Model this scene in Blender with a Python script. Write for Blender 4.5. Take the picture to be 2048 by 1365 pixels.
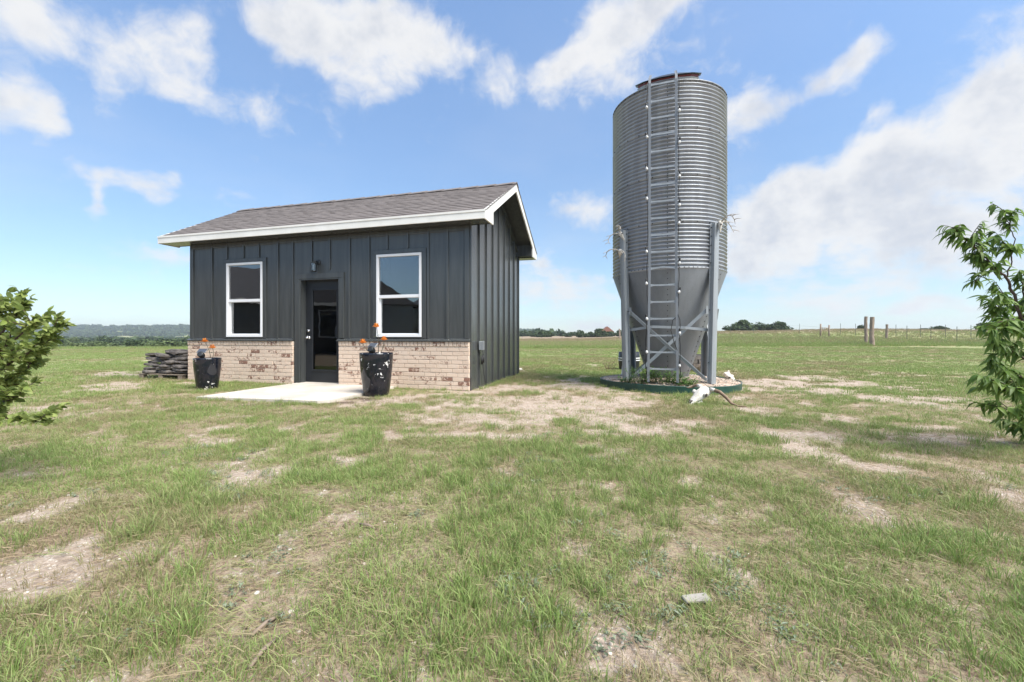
import bpy, math, random
import numpy as np
from mathutils import Vector, Matrix, Euler

R = math.radians
rng = random.Random(7)
nrng = np.random.default_rng(11)
scene = bpy.context.scene
col = scene.collection
for o in list(bpy.data.objects):
    bpy.data.objects.remove(o)

# ------------------------------------------------------------------ camera
F = 857.82; HZ = 673.6; CH = 0.946            # focal length in photo pixels, horizon row, eye height
cam = bpy.data.cameras.new('camera')
cam.sensor_width = 36.0
cam.lens = F / 2048 * 36.0
cam.shift_y = -(682.5 - HZ) / 2048
cam.clip_start = 0.05; cam.clip_end = 9000
camo = bpy.data.objects.new('camera', cam)
camo.location = (0, 0, CH); camo.rotation_euler = (R(90), 0, 0)
col.objects.link(camo); scene.camera = camo

# ------------------------------------------------------------------ light
SUN_AZ, SUN_EL = R(130), R(54)                 # clockwise from +Y (the viewing direction)
sun = bpy.data.lights.new('sun', 'SUN'); sun.energy = 2.3; sun.angle = R(36); sun.color = (1, .955, .88)
suno = bpy.data.objects.new('sun', sun)
sd = Vector((math.sin(SUN_AZ) * math.cos(SUN_EL), math.cos(SUN_AZ) * math.cos(SUN_EL), math.sin(SUN_EL)))
suno.rotation_euler = sd.to_track_quat('Z', 'Y').to_euler(); suno.location = (30, 15, 40)
col.objects.link(suno)

scene.view_settings.view_transform = 'Standard'
scene.view_settings.look = 'None'
scene.view_settings.gamma = 1
scene.view_settings.use_curve_mapping = False
scene.view_settings.exposure = 1.80
scene.cycles.max_bounces = 6; scene.cycles.diffuse_bounces = 3; scene.cycles.glossy_bounces = 3; scene.cycles.transmission_bounces = 4; scene.cycles.transparent_max_bounces = 8; scene.cycles.volume_bounces = 0

# node helper -------------------------------------------------------
class NT:
    def __init__(s, tree): s.t = tree; s.n = tree.nodes; s.l = tree.links
    def new(s, typ, **kw):
        n = s.n.new(typ)
        for k, v in kw.items():
            if k.startswith('i_'):
                key = k[2:]
                n.inputs[int(key) if key.isdigit() else key].default_value = v
            else: setattr(n, k, v)
        return n
    def put(s, inp, v):
        if isinstance(v, bpy.types.NodeSocket): s.l.new(v, inp)
        elif v is not None: inp.default_value = v
    def math(s, op, a, b=None, c=None, clamp=False):
        n = s.n.new('ShaderNodeMath'); n.operation = op; n.use_clamp = clamp
        s.put(n.inputs[0], a)
        if b is not None: s.put(n.inputs[1], b)
        if c is not None: s.put(n.inputs[2], c)
        return n.outputs[0]
    def vmath(s, op, a, b=None):
        n = s.n.new('ShaderNodeVectorMath'); n.operation = op
        s.put(n.inputs[0], a)
        if b is not None: s.put(n.inputs[1], b)
        return n.outputs['Value'] if op in ('LENGTH', 'DOT_PRODUCT') else n.outputs[0]
    def ramp(s, v, a, b, lo=0., hi=1., smooth=True):
        n = s.n.new('ShaderNodeMapRange'); n.interpolation_type = 'SMOOTHSTEP' if smooth else 'LINEAR'
        s.put(n.inputs['Value'], v); s.put(n.inputs['From Min'], a); s.put(n.inputs['From Max'], b)
        s.put(n.inputs['To Min'], lo); s.put(n.inputs['To Max'], hi); return n.outputs[0]
    def mix(s, f, a, b, mode='MIX'):
        n = s.n.new('ShaderNodeMix'); n.data_type = 'RGBA'; n.blend_type = mode
        s.put(n.inputs[0], f)
        for i, v in ((6, a), (7, b)):
            if isinstance(v, (tuple, list)) and len(v) == 3: v = (*v, 1)
            s.put(n.inputs[i], v)
        return n.outputs[2]
    def noise(s, vec, scale, detail=4, rough=.55, dist=0., color=False):
        n = s.n.new('ShaderNodeTexNoise'); n.inputs['Scale'].default_value = scale
        n.inputs['Detail'].default_value = detail; n.inputs['Roughness'].default_value = rough
        n.inputs['Distortion'].default_value = dist
        if vec is not None: s.l.new(vec, n.inputs['Vector'])
        return n.outputs['Color' if color else 0]

# ------------------------------------------------------------------ sky
world = bpy.data.worlds.new('World'); scene.world = world; world.use_nodes = True
w = NT(world.node_tree)
for n in list(w.n): w.n.remove(n)
out = w.new('ShaderNodeOutputWorld'); bg = w.new('ShaderNodeBackground')
SKY_STRENGTH = 0.112
bg.inputs['Strength'].default_value = SKY_STRENGTH
sky = w.new('ShaderNodeTexSky'); sky.sky_type = 'NISHITA'; sky.sun_disc = False
sky.sun_elevation = SUN_EL; sky.sun_rotation = SUN_AZ; sky.altitude = 300
sky.air_density = 1.0; sky.dust_density = 0.3; sky.ozone_density = 1.6
tc = w.new('ShaderNodeTexCoord')
sep = w.new('ShaderNodeSeparateXYZ'); w.l.new(tc.outputs['Generated'], sep.inputs[0])
dx, dy, dz = sep.outputs
az = w.math('ARCTAN2', dx, dy); el = w.math('ARCSINE', dz)
cmb = w.new('ShaderNodeCombineXYZ'); w.l.new(az, cmb.inputs[0]); w.l.new(el, cmb.inputs[1])
P = cmb.outputs[0]
# warp the blob coordinates so that no cloud keeps an ellipse outline
wn = w.noise(tc.outputs['Generated'], 5.0, 3, .6, 0, color=True)
off = w.vmath('SUBTRACT', wn, (.5, .5, .5))
sc = w.new('ShaderNodeVectorMath', operation='SCALE'); w.l.new(off, sc.inputs[0]); sc.inputs['Scale'].default_value = .15
Pw = w.vmath('ADD', P, sc.outputs[0])
def ae(px, py):
    x = px - 1024; y = F; z = HZ - py
    return math.atan2(x, y), math.atan2(z, math.hypot(x, y))
# clouds by direction: (centre, radii in photo pixels, weight, tilt)
CL = [(740, 50, 215, 85, 1.0, 0), (600, 75, 90, 60, .8, 0), (850, 90, 110, 60, .8, 0), (750, 160, 60, 45, .75, .3), (300, 130, 110, 75, .85, .3), (230, 190, 60, 60, .6, 0), (390, 90, 60, 60, .6, 0),
      (420, 215, 110, 40, .6, -.1), (540, 225, 70, 35, .6, -.25), (500, 295, 45, 22, .4, 0),
      (60, 50, 120, 90, .95, 0), (40, 200, 75, 50, .85, 0), (95, 240, 50, 40, .6, 0), (250, 355, 95, 28, .9, .0), (200, 405, 28, 50, .75, 0), (310, 375, 45, 20, .6, 0),
      (1210, 70, 150, 65, 1.05, .65), (1320, -20, 150, 80, 1.0, .4), (1120, 145, 60, 40, .8, .4), (1250, 150, 90, 60, .45, .4), (1725, 110, 80, 40, .85, .5), (1640, 170, 80, 38, .75, .4), (1520, 215, 110, 34, .75, .3),
      (1690, 400, 170, 85, 1.3, .1), (1560, 450, 140, 75, 1.2, 0), (1800, 300, 110, 70, 1.25, .5), (1880, 470, 220, 110, 1.1, 0), (1500, 520, 110, 55, .9, 0),
      (2010, 200, 100, 130, 1.1, 0), (1980, 330, 120, 90, .9, 0), (1770, 215, 40, 28, .6, 0), (1180, 430, 65, 38, .6, 0), (1110, 570, 130, 50, .75, 0),
      (1005, 175, 45, 50, .6, .3), (1470, 300, 40, 30, .4, 0), (1840, 645, 90, 18, .9, 0), (2010, 640, 110, 25, .9, 0), (1190, 650, 120, 18, .7, 0), (360, 505, 60, 25, .4, 0),
      (1640, 600, 200, 35, .5, 0)]
mask = None
for (px, py, rx, ry, wt, tl) in CL:
    a, e = ae(px, py)
    a2 = ae(px + rx, py)[0]; e2 = ae(px, py - ry)[1]
    ra, re = abs(a2 - a), abs(e2 - e)
    mp = w.new('ShaderNodeMapping', vector_type='TEXTURE')
    w.l.new(Pw, mp.inputs[0]); mp.inputs['Location'].default_value = (a, e, 0)
    mp.inputs['Rotation'].default_value = (0, 0, tl); mp.inputs['Scale'].default_value = (ra * 1.3, re * 1.3, 1)
    d = w.vmath('LENGTH', mp.outputs[0])
    m = w.ramp(d, 1.35, 0.0, 0., wt)
    mask = m if mask is None else w.math('MAXIMUM', mask, m) if False else w.math('ADD', mask, w.math('MULTIPLY', m, w.math('SUBTRACT', 1.15, mask, clamp=True)))
# beyond the frame the same kind of broken cloud goes on
zp = w.math('ADD', w.math('ABSOLUTE', dz), .16)
pc = w.new('ShaderNodeCombineXYZ')
w.l.new(w.math('DIVIDE', dx, zp), pc.inputs[0]); w.l.new(w.math('DIVIDE', dy, zp), pc.inputs[1])
big = w.ramp(w.noise(pc.outputs[0], .8, 3, .5), .47, .68, 0, .95)
side = w.ramp(w.math('ABSOLUTE', az), .82, 1.1)
high = w.ramp(el, .62, .8)
mask = w.math('MAXIMUM', mask, w.math('MULTIPLY', big, w.math('MAXIMUM', side, high)))
n1 = w.noise(pc.outputs[0], 2.6, 4, .64, 0)
n2 = w.noise(w.vmath('ADD', tc.outputs['Generated'], sc.outputs[0]), 9.0, 8, .68, 0)
nn = w.math('ADD', w.math('MULTIPLY', n1, .40), w.math('MULTIPLY', n2, .60))
dens = w.math('ADD', mask, w.math('MULTIPLY', w.math('SUBTRACT', nn, .5), 3.1))
cov = w.ramp(dens, .12, 1.0)
cov = w.math('MULTIPLY', cov, w.ramp(dz, -.005, .03))
# thin veil of high haze everywhere
veil = w.ramp(w.noise(pc.outputs[0], .55, 4, .6, 0), .42, .8, 0, .22)
cov = w.math('MAXIMUM', cov, veil)
# body tone: bright where thin or near the lit top, greyer in the thick base
up = w.new('ShaderNodeVectorMath', operation='ADD'); w.l.new(tc.outputs['Generated'], up.inputs[0]); up.inputs[1].default_value = (.05, .02, .09)
n3 = w.noise(up.outputs[0], 6.5, 5, .62)
tone = w.ramp(w.math('ADD', w.math('MULTIPLY', n3, 1.5), w.math('MULTIPLY', w.math('SUBTRACT', dens, .8), .28)), .66, 1.12)
CB = 0.265 / SKY_STRENGTH
white = tuple(CB * v for v in (1.0, 1.0, 1.0)); grey = tuple(CB * v for v in (.70, .74, .82))
ccol = w.mix(tone, white, grey)
hsv = w.new('ShaderNodeHueSaturation'); hsv.inputs['Saturation'].default_value = .95; hsv.inputs['Value'].default_value = 1.0
w.l.new(w.mix(1., sky.outputs[0], (.88, 1.0, 1.06), 'MULTIPLY'), hsv.inputs['Color'])
hz_f = w.ramp(w.math('ABSOLUTE', el), .0, .75, .40, .69)
skyb = w.vmath('MULTIPLY', hsv.outputs[0], hz_f)
skyc = w.mix(w.math('MULTIPLY', cov, .95), skyb, ccol)
world.cycles.sampling_method = 'MANUAL'; world.cycles.sample_map_resolution = 512
w.l.new(skyc, bg.inputs[0]); w.l.new(bg.outputs[0], out.inputs[0])

# ------------------------------------------------------------------ mesh helpers
class MB:
    def __init__(s): s.v = []; s.f = []; s.m = []; s.sm = []
    def add(s, vs, fs, mi=0, smooth=False):
        b = len(s.v); s.v.extend([tuple(v) for v in vs])
        for f in fs: s.f.append(tuple(b + i for i in f)); s.m.append(mi); s.sm.append(smooth)
        return s
    def box(s, x0, x1, y0, y1, z0, z1, mi=0):
        v = [(x0, y0, z0), (x1, y0, z0), (x1, y1, z0), (x0, y1, z0), (x0, y0, z1), (x1, y0, z1), (x1, y1, z1), (x0, y1, z1)]
        return s.add(v, [(0, 3, 2, 1), (4, 5, 6, 7), (0, 1, 5, 4), (1, 2, 6, 5), (2, 3, 7, 6), (3, 0, 4, 7)], mi)
    def bbox(s, x0, x1, y0, y1, z0, z1, b=.004, mi=0):
        # box with chamfered edges
        xs, ys, zs = (x0, x1), (y0, y1), (z0, z1)
        vs = []; idx = {}
        for i in (0, 1):
            for j in (0, 1):
                for k in (0, 1):
                    sx, sy, sz = (1, -1)[i], (1, -1)[j], (1, -1)[k]
                    for ax in range(3):
                        p = [xs[i] + sx * b, ys[j] + sy * b, zs[k] + sz * b]
                        p[ax] = (xs[i], ys[j], zs[k])[ax]
                        idx[(i, j, k, ax)] = len(vs); vs.append(p)
        fs = []
        for ax in range(3):
            o1, o2 = [a for a in range(3) if a != ax]
            for sgn in (0, 1):
                q = []
                for (a, c) in ((0, 0), (1, 0), (1, 1), (0, 1)):
                    t = [0, 0, 0]; t[ax] = sgn; t[o1] = a; t[o2] = c
                    q.append(idx[(*t, ax)])
                fs.append(q if (sgn == 1) == (ax != 1) else q[::-1])
        for ax in range(3):          # edges parallel to ax
            o1, o2 = [a for a in range(3) if a != ax]
            for a in (0, 1):
                for c in (0, 1):
                    t0 = [0, 0, 0]; t0[o1] = a; t0[o2] = c; t1 = list(t0); t1[ax] = 1
                    fs.append([idx[(*t0, o1)], idx[(*t1, o1)], idx[(*t1, o2)], idx[(*t0, o2)]])
        for i in (0, 1):
            for j in (0, 1):
                for k in (0, 1): fs.append([idx[(i, j, k, a)] for a in range(3)])
        return s.add(vs, fs, mi)
    def prism(s, poly, axis, a, b, mi=0):
        # extrude 2-D polygon along axis ('x','y','z') from a to b
        def mk(p, t): return {'x': (t, p[0], p[1]), 'y': (p[0], t, p[1]), 'z': (p[0], p[1], t)}[axis]
        n = len(poly); v = [mk(p, a) for p in poly] + [mk(p, b) for p in poly]
        f = [tuple(range(n))[::-1], tuple(range(n, 2 * n))] + [(i, (i + 1) % n, n + (i + 1) % n, n + i) for i in range(n)]
        return s.add(v, f, mi)
    def bar(s, p, q, wd, ht, up=(0, 0, 1), mi=0):
        p, q = Vector(p), Vector(q); d = (q - p).normalized(); u = Vector(up)
        x = d.cross(u)
        if x.length < 1e-4: x = d.cross(Vector((1, 0, 0)))
        x.normalize(); u = x.cross(d).normalized()
        c = [(-wd / 2, -ht / 2), (wd / 2, -ht / 2), (wd / 2, ht / 2), (-wd / 2, ht / 2)]
        v = [p + x * a + u * b for a, b in c] + [q + x * a + u * b for a, b in c]
        return s.add(v, [(3, 2, 1, 0), (4, 5, 6, 7)] + [(i, (i + 1) % 4, 4 + (i + 1) % 4, 4 + i) for i in range(4)], mi)
    def tube(s, pts, rad, n=8, mi=0, caps=True):
        pts = [Vector(p) for p in pts]; k = len(pts)
        if not hasattr(rad, '__len__'): rad = [rad] * k
        vs = []; prev = None
        for i, p in enumerate(pts):
            d = (pts[min(i + 1, k - 1)] - pts[max(i - 1, 0)])
            d = d.normalized() if d.length > 1e-9 else Vector((0, 0, 1))
            if prev is None:
                x = d.cross(Vector((0, 0, 1)));
                if x.length < .05: x = d.cross(Vector((1, 0, 0)))
            else: x = prev - d * prev.dot(d)
            x.normalize(); prev = x; y = d.cross(x)
            for j in range(n):
                a = 2 * math.pi * j / n
                vs.append(p + (x * math.cos(a) + y * math.sin(a)) * rad[i])
        fs = [(i * n + j, i * n + (j + 1) % n, (i + 1) * n + (j + 1) % n, (i + 1) * n + j) for i in range(k - 1) for j in range(n)]
        s.add(vs, fs, mi, True)
        if caps:
            b = len(s.v) - len(vs)
            s.f.append(tuple(range(b, b + n))[::-1]); s.m.append(mi); s.sm.append(False)
            s.f.append(tuple(range(b + (k - 1) * n, b + k * n))); s.m.append(mi); s.sm.append(False)
        return s
    def lathe(s, prof, n=32, c=(0, 0), mi=0, close=False, smooth=True):
        vs = [(c[0] + r * math.cos(2 * math.pi * j / n), c[1] + r * math.sin(2 * math.pi * j / n), z) for r, z in prof for j in range(n)]
        k = len(prof)
        fs = [(i * n + j, i * n + (j + 1) % n, (i + 1) * n + (j + 1) % n, (i + 1) * n + j) for i in range(k - 1) for j in range(n)]
        return s.add(vs, fs, mi, smooth)
    def loft(s, secs, mi=0, smooth=True):
        # list of rings (same length)
        n = len(secs[0]); vs = [p for r in secs for p in r]
        fs = [(i * n + j, i * n + (j + 1) % n, (i + 1) * n + (j + 1) % n, (i + 1) * n + j) for i in range(len(secs) - 1) for j in range(n)]
        fs.append(tuple(range(n))[::-1]); fs.append(tuple(range((len(secs) - 1) * n, len(secs) * n)))
        return s.add(vs, fs, mi, smooth)
    def xf(s, mat, start=0):
        for i in range(start, len(s.v)): s.v[i] = tuple(mat @ Vector(s.v[i]))
        return s
    def mesh(s, name, mats):
        me = bpy.data.meshes.new(name); me.from_pydata(s.v, [], s.f)
        if not isinstance(mats, (list, tuple)): mats = [mats]
        for m in mats: me.materials.append(m)
        me.polygons.foreach_set('material_index', s.m); me.polygons.foreach_set('use_smooth', s.sm)
        me.update(); return me
    def build(s, name, mats, parent=None, fix=True):
        me = s.mesh(name, mats)
        if fix:
            import bmesh
            bm = bmesh.new(); bm.from_mesh(me); bmesh.ops.recalc_face_normals(bm, faces=bm.faces); bm.to_mesh(me); bm.free()
        return link(name, me, parent)

def link(name, me, parent=None, loc=None, rot=None, scale=None):
    o = bpy.data.objects.new(name, me); col.objects.link(o)
    if parent is not None: o.parent = parent
    if loc is not None: o.location = loc
    if rot is not None: o.rotation_euler = rot
    if scale is not None: o.scale = scale if hasattr(scale, '__len__') else (scale,) * 3
    return o
def tag(o, label=None, cat=None, group=None, kind=None):
    if label: o['label'] = label
    if cat: o['category'] = cat
    if group: o['group'] = group
    if kind: o['kind'] = kind
    return o
def thing(name, label, cat, loc=(0, 0, 0), rz=0, group=None):
    o = bpy.data.objects.new(name, None); o.empty_display_size = .2; col.objects.link(o)
    o.location = loc; o.rotation_euler = (0, 0, rz); return tag(o, label, cat, group)
def copy_tree(o, parent=None):
    c = o.copy(); col.objects.link(c); c.parent = parent
    for ch in o.children: copy_tree(ch, c)
    return c

# ------------------------------------------------------------------ materials
def mat(name, base=(.5, .5, .5), rough=.6, metal=0., spec=.5):
    m = bpy.data.materials.new(name); m.use_nodes = True; t = NT(m.node_tree)
    b = t.n['Principled BSDF']
    b.inputs['Base Color'].default_value = (*base, 1); b.inputs['Roughness'].default_value = rough
    b.inputs['Metallic'].default_value = metal; b.inputs['Specular IOR Level'].default_value = spec
    return m, t, b
def vary(name, c1, c2, scale=6, rough=.6, metal=0., spec=.4, bump=0., bscale=60, detail=5, stretch=None, coord='Object', isl=0.):
    m, t, b = mat(name, c1, rough, metal, spec)
    tcn = t.new('ShaderNodeTexCoord'); v = tcn.outputs[coord]
    if stretch:
        mp = t.new('ShaderNodeMapping'); t.l.new(v, mp.inputs[0]); mp.inputs['Scale'].default_value = stretch; v = mp.outputs[0]
    f = t.ramp(t.noise(v, scale, detail, .6), .3, .7)
    c = t.mix(f, c1, c2)
    if isl:
        g = t.new('ShaderNodeNewGeometry'); k = t.math('MULTIPLY_ADD', g.outputs['Random Per Island'], isl * 2, 1 - isl)
        h = t.new('ShaderNodeHueSaturation'); t.l.new(c, h.inputs['Color']); t.l.new(k, h.inputs['Value']); c = h.outputs[0]
    t.l.new(c, b.inputs['Base Color'])
    if bump:
        bn = t.new('ShaderNodeBump'); bn.inputs['Strength'].default_value = bump; bn.inputs['Distance'].default_value = .004
        t.l.new(t.noise(v, bscale, 4, .6), bn.inputs['Height']); t.l.new(bn.outputs[0], b.inputs['Normal'])
    return m

M = {}
M['paint'] = vary('slate_paint', (.050, .0535, .053), (.067, .071, .070), 2.2, .24, 0, .75, .25, 30, stretch=(6, 6, .5))
M['white_trim'] = vary('white_trim_paint', (.80, .79, .74), (.72, .71, .66), 3, .5, 0, .4, .1, 40)
M['vinyl'] = mat('white_vinyl', (.82, .82, .82), .35)[0]
M['door'] = vary('black_door_paint', (.018, .02, .023), (.024, .026, .03), 3, .35)
M['steel'] = mat('polished_steel', (.75, .75, .76), .18, 1)[0]
M['dark_metal'] = mat('dark_metal', (.03, .033, .035), .45, .3)[0]
M['bolt'] = mat('bolt_dark', (.04, .042, .045), .6, .3)[0]
M['concrete'] = vary('pale_concrete', (.60, .545, .47), (.44, .40, .345), 1.6, .85, 0, .2, .3, 70, 9)
M['shingle'] = vary('grey_brown_shingle', (.20, .176, .165), (.16, .142, .134), 9, .9, 0, .2, .5, 160, isl=.07)
M['black_plastic'] = mat('black_plastic', (.02, .021, .023), .4)[0]
M['rubber'] = mat('black_rubber', (.012, .012, .012), .6)[0]
M['bone'] = vary('bleached_bone', (.72, .69, .63), (.50, .46, .39), 18, .8, 0, .2, .6, 60)
M['bone_shade'] = mat('bone_hollow_shade', (.05, .04, .035), .9)[0]  # dark colour painted in for the shade inside skull openings
M['horn'] = vary('brown_horn', (.24, .165, .11), (.14, .095, .065), 14, .6, 0, .3, .4, 70)
M['antler'] = vary('grey_antler', (.50, .465, .41), (.34, .31, .27), 14, .7)
M['edging'] = vary('green_edging', (.014, .055, .043), (.024, .085, .066), 5, .45, .1, .5)
M['stone'] = vary('dark_flat_stone', (.10, .09, .085), (.20, .175, .155), 7, .9, 0, .2, .8, 25)
M['pallet'] = vary('weathered_pallet_wood', (.30, .24, .18), (.19, .155, .12), 9, .85, 0, .2, .4, 50, stretch=(1, 6, 6))
M['cedar'] = vary('cedar_post_wood', (.36, .28, .22), (.21, .165, .135), 7, .9, 0, .2, .8, 25, stretch=(5, 5, .6))
M['tpost'] = mat('dark_steel_post', (.07, .075, .06), .6)[0]
M['wire'] = mat('fence_wire', (.22, .22, .21), .5, .6)[0]
M['room'] = mat('room_plaster', (.30, .29, .28), .9)[0]
M['red'] = mat('maroon_paint', (.16, .025, .025), .6)[0]
M['stem'] = mat('rose_stem', (.06, .055, .03), .7)[0]
M['bulb'] = mat('white_bulb_glass', (.62, .62, .60), .12)[0]
M['solar'] = mat('solar_cell', (.06, .07, .09), .15)[0]
M['soil'] = vary('potting_soil', (.10, .075, .055), (.045, .035, .028), 30, .95, 0, .1, 1., 60)

# galvanised steel: spangle blotches, faint streaks
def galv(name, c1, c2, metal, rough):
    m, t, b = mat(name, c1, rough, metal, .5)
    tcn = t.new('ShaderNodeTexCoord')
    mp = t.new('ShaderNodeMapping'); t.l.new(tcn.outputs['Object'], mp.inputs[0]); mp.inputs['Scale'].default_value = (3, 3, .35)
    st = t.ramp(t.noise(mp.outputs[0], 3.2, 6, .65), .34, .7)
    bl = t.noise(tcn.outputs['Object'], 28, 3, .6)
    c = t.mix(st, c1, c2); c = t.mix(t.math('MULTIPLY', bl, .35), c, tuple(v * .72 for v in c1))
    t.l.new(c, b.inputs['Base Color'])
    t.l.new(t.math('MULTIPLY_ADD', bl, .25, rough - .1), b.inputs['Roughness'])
    return m
M['galv'] = galv('galvanised_sheet', (.37, .39, .415), (.27, .285, .305), .35, .40)
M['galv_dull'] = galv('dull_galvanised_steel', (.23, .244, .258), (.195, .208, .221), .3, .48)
M['galv_leg'] = galv('galvanised_leg_steel', (.36, .385, .40), (.28, .305, .318), .3, .48)

# brick: cream slurry over red-brown clay
def brick_mat(name='cream_slurry_brick'):
    m, t, b = mat(name, (.6, .5, .4), .9, 0, .15)
    oi = t.new('ShaderNodeObjectInfo'); tcn = t.new('ShaderNodeTexCoord')
    shift = t.vmath('ADD', tcn.outputs['Object'], t.vmath('MULTIPLY', oi.outputs['Random'], (37., 17., 91.)))
    cream = t.mix(oi.outputs['Random'], (.70, .525, .40), (.60, .43, .32))
    cream = t.mix(t.noise(shift, 14, 4, .6), cream, (.70, .59, .475))
    red = t.mix(t.noise(shift, 22, 3, .6), (.26, .115, .075), (.14, .075, .055))
    th = t.ramp(t.math('FRACT', t.math('MULTIPLY', oi.outputs['Random'], 7.31)), 0, 1, .47, .80, False)
    th = t.math('MULTIPLY_ADD', t.math('POWER', t.math('FRACT', t.math('MULTIPLY', oi.outputs['Random'], 7.31)), .45), (.33), .37)
    sm = t.noise(shift, 19, 5, .72, .6)
    k = t.ramp(sm, th, t.math('ADD', th, .05))
    c = t.mix(t.math('MULTIPLY', k, .9), cream, red)
    t.l.new(c, b.inputs['Base Color'])
    bn = t.new('ShaderNodeBump'); bn.inputs['Strength'].default_value = .5; bn.inputs['Distance'].default_value = .004
    t.l.new(t.noise(shift, 60, 4, .7), bn.inputs['Height']); t.l.new(bn.outputs[0], b.inputs['Normal'])
    return m
M['brick'] = brick_mat()
M['mortar'] = vary('cream_mortar', (.74, .66, .56), (.66, .58, .48), 20, .95, 0, .1, .6, 80)

# glass: thin pane, sharp reflection by angle, see-through otherwise
def glass_mat(name, tint=(.62, .66, .66), boost=1.0, wob=0.):
    m = bpy.data.materials.new(name); m.use_nodes = True; t = NT(m.node_tree)
    t.n.remove(t.n['Principled BSDF']); o = t.n['Material Output']
    fr = t.new('ShaderNodeFresnel'); fr.inputs['IOR'].default_value = 1.62
    gl = t.new('ShaderNodeBsdfGlossy'); gl.inputs['Roughness'].default_value = .015; gl.inputs['Color'].default_value = (.95, .97, 1, 1)
    tr = t.new('ShaderNodeBsdfTransparent'); tr.inputs['Color'].default_value = (*tint, 1)
    mx = t.new('ShaderNodeMixShader')
    t.l.new(t.math('MULTIPLY', fr.outputs[0], boost, clamp=True), mx.inputs[0])
    t.l.new(tr.outputs[0], mx.inputs[1]); t.l.new(gl.outputs[0], mx.inputs[2]); t.l.new(mx.outputs[0], o.inputs[0])
    if wob:
        tcn = t.new('ShaderNodeTexCoord'); bn = t.new('ShaderNodeBump'); bn.inputs['Strength'].default_value = wob; bn.inputs['Distance'].default_value = .02
        t.l.new(t.noise(tcn.outputs['Object'], 1.6, 2, .5), bn.inputs['Height']); t.l.new(bn.outputs[0], gl.inputs['Normal'])
    return m
M['glass'] = glass_mat('window_glass', (.5, .53, .53), 3.3, .12)
M['door_glass'] = glass_mat('door_glass', (.22, .24, .24), 1.2, .10)
M['lamp_glass'] = glass_mat('lantern_glass', (.85, .87, .87), 2.5)

def leaf_mat(name, c1, c2, trans=.35, rough=.5, ns=3., rnd=.3):
    m = bpy.data.materials.new(name); m.use_nodes = True; t = NT(m.node_tree)
    b = t.n['Principled BSDF']; b.inputs['Roughness'].default_value = rough; b.inputs['Specular IOR Level'].default_value = .35
    g = t.new('ShaderNodeNewGeometry'); oi = t.new('ShaderNodeObjectInfo')
    r = t.math('FRACT', t.math('ADD', g.outputs['Random Per Island'], oi.outputs['Random']))
    c = t.mix(r, c1, c2)
    h = t.new('ShaderNodeHueSaturation'); t.l.new(c, h.inputs['Color'])
    t.l.new(t.math('MULTIPLY_ADD', t.math('FRACT', t.math('MULTIPLY', r, 5.7)), rnd * 2, 1 - rnd), h.inputs['Value'])
    t.l.new(h.outputs[0], b.inputs['Base Color'])
    tl = t.new('ShaderNodeBsdfTranslucent'); t.l.new(h.outputs[0], tl.inputs['Color'])
    mx = t.new('ShaderNodeMixShader'); mx.inputs[0].default_value = trans
    t.l.new(b.outputs[0], mx.inputs[1]); t.l.new(tl.outputs[0], mx.inputs[2]); t.l.new(mx.outputs[0], t.n['Material Output'].inputs[0])
    return m
M['peach_leaf'] = leaf_mat('peach_leaf', (.10, .185, .04), (.21, .31, .075), .45)
M['shrub_leaf'] = leaf_mat('shrub_leaf', (.19, .26, .06), (.36, .42, .14), .5)
M['weed_leaf'] = leaf_mat('weed_leaf', (.07, .16, .04), (.15, .27, .07), .4)
M['rose_leaf'] = leaf_mat('rose_leaf', (.05, .10, .03), (.09, .15, .05))
M['petal'] = leaf_mat('orange_petal', (.62, .20, .03), (.80, .33, .06), .3, .6, 3, .15)
M['juniper'] = leaf_mat('juniper_foliage', (.035, .06, .022), (.075, .11, .04), .15, .8)
M['oak'] = leaf_mat('pale_brush_foliage', (.075, .11, .04), (.13, .165, .065), .2, .8)
M['bark'] = vary('twig_bark', (.12, .085, .07), (.07, .05, .04), 20, .85, 0, .2, .5, 60)
M['dry_twig'] = vary('dry_twig', (.26, .20, .15), (.16, .12, .09), 12, .9)

# ------------------------------------------------------------------ noise in numpy, terrain
def vnoise(x, y, seed=0):
    xi = np.floor(x).astype(np.int64); yi = np.floor(y).astype(np.int64); fx = x - xi; fy = y - yi
    fx = fx * fx * (3 - 2 * fx); fy = fy * fy * (3 - 2 * fy)
    def h(a, b):
        n = (a * 374761393 + b * 668265263 + seed * 1442695041) & 0xffffffff
        n = ((n ^ (n >> 13)) * 1274126177) & 0xffffffff
        return ((n ^ (n >> 16)) & 0xffff) / 65535.
    return (h(xi, yi) * (1 - fx) + h(xi + 1, yi) * fx) * (1 - fy) + (h(xi, yi + 1) * (1 - fx) + h(xi + 1, yi + 1) * fx) * fy
def fbm(x, y, seed=0, oct=4):
    s = 0; a = .5; t = 0
    for i in range(oct):
        s = s + a * vnoise(x * 2 ** i + 13.7 * i, y * 2 ** i - 7.1 * i, seed + i); t += a; a *= .55
    return s / t
sstep = lambda x, a, b: (lambda k: k * k * (3 - 2 * k))(np.clip((x - a) / (b - a), 0, 1))
TT = np.array([-1.3, -.9, -.5, -.15, .05, .15, .28, .5, .8, 1.3])
TY = np.array([0, 20, 33, 50, 80, 120, 200, 400, 800, 1000, 1250, 1700, 4000.])
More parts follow.
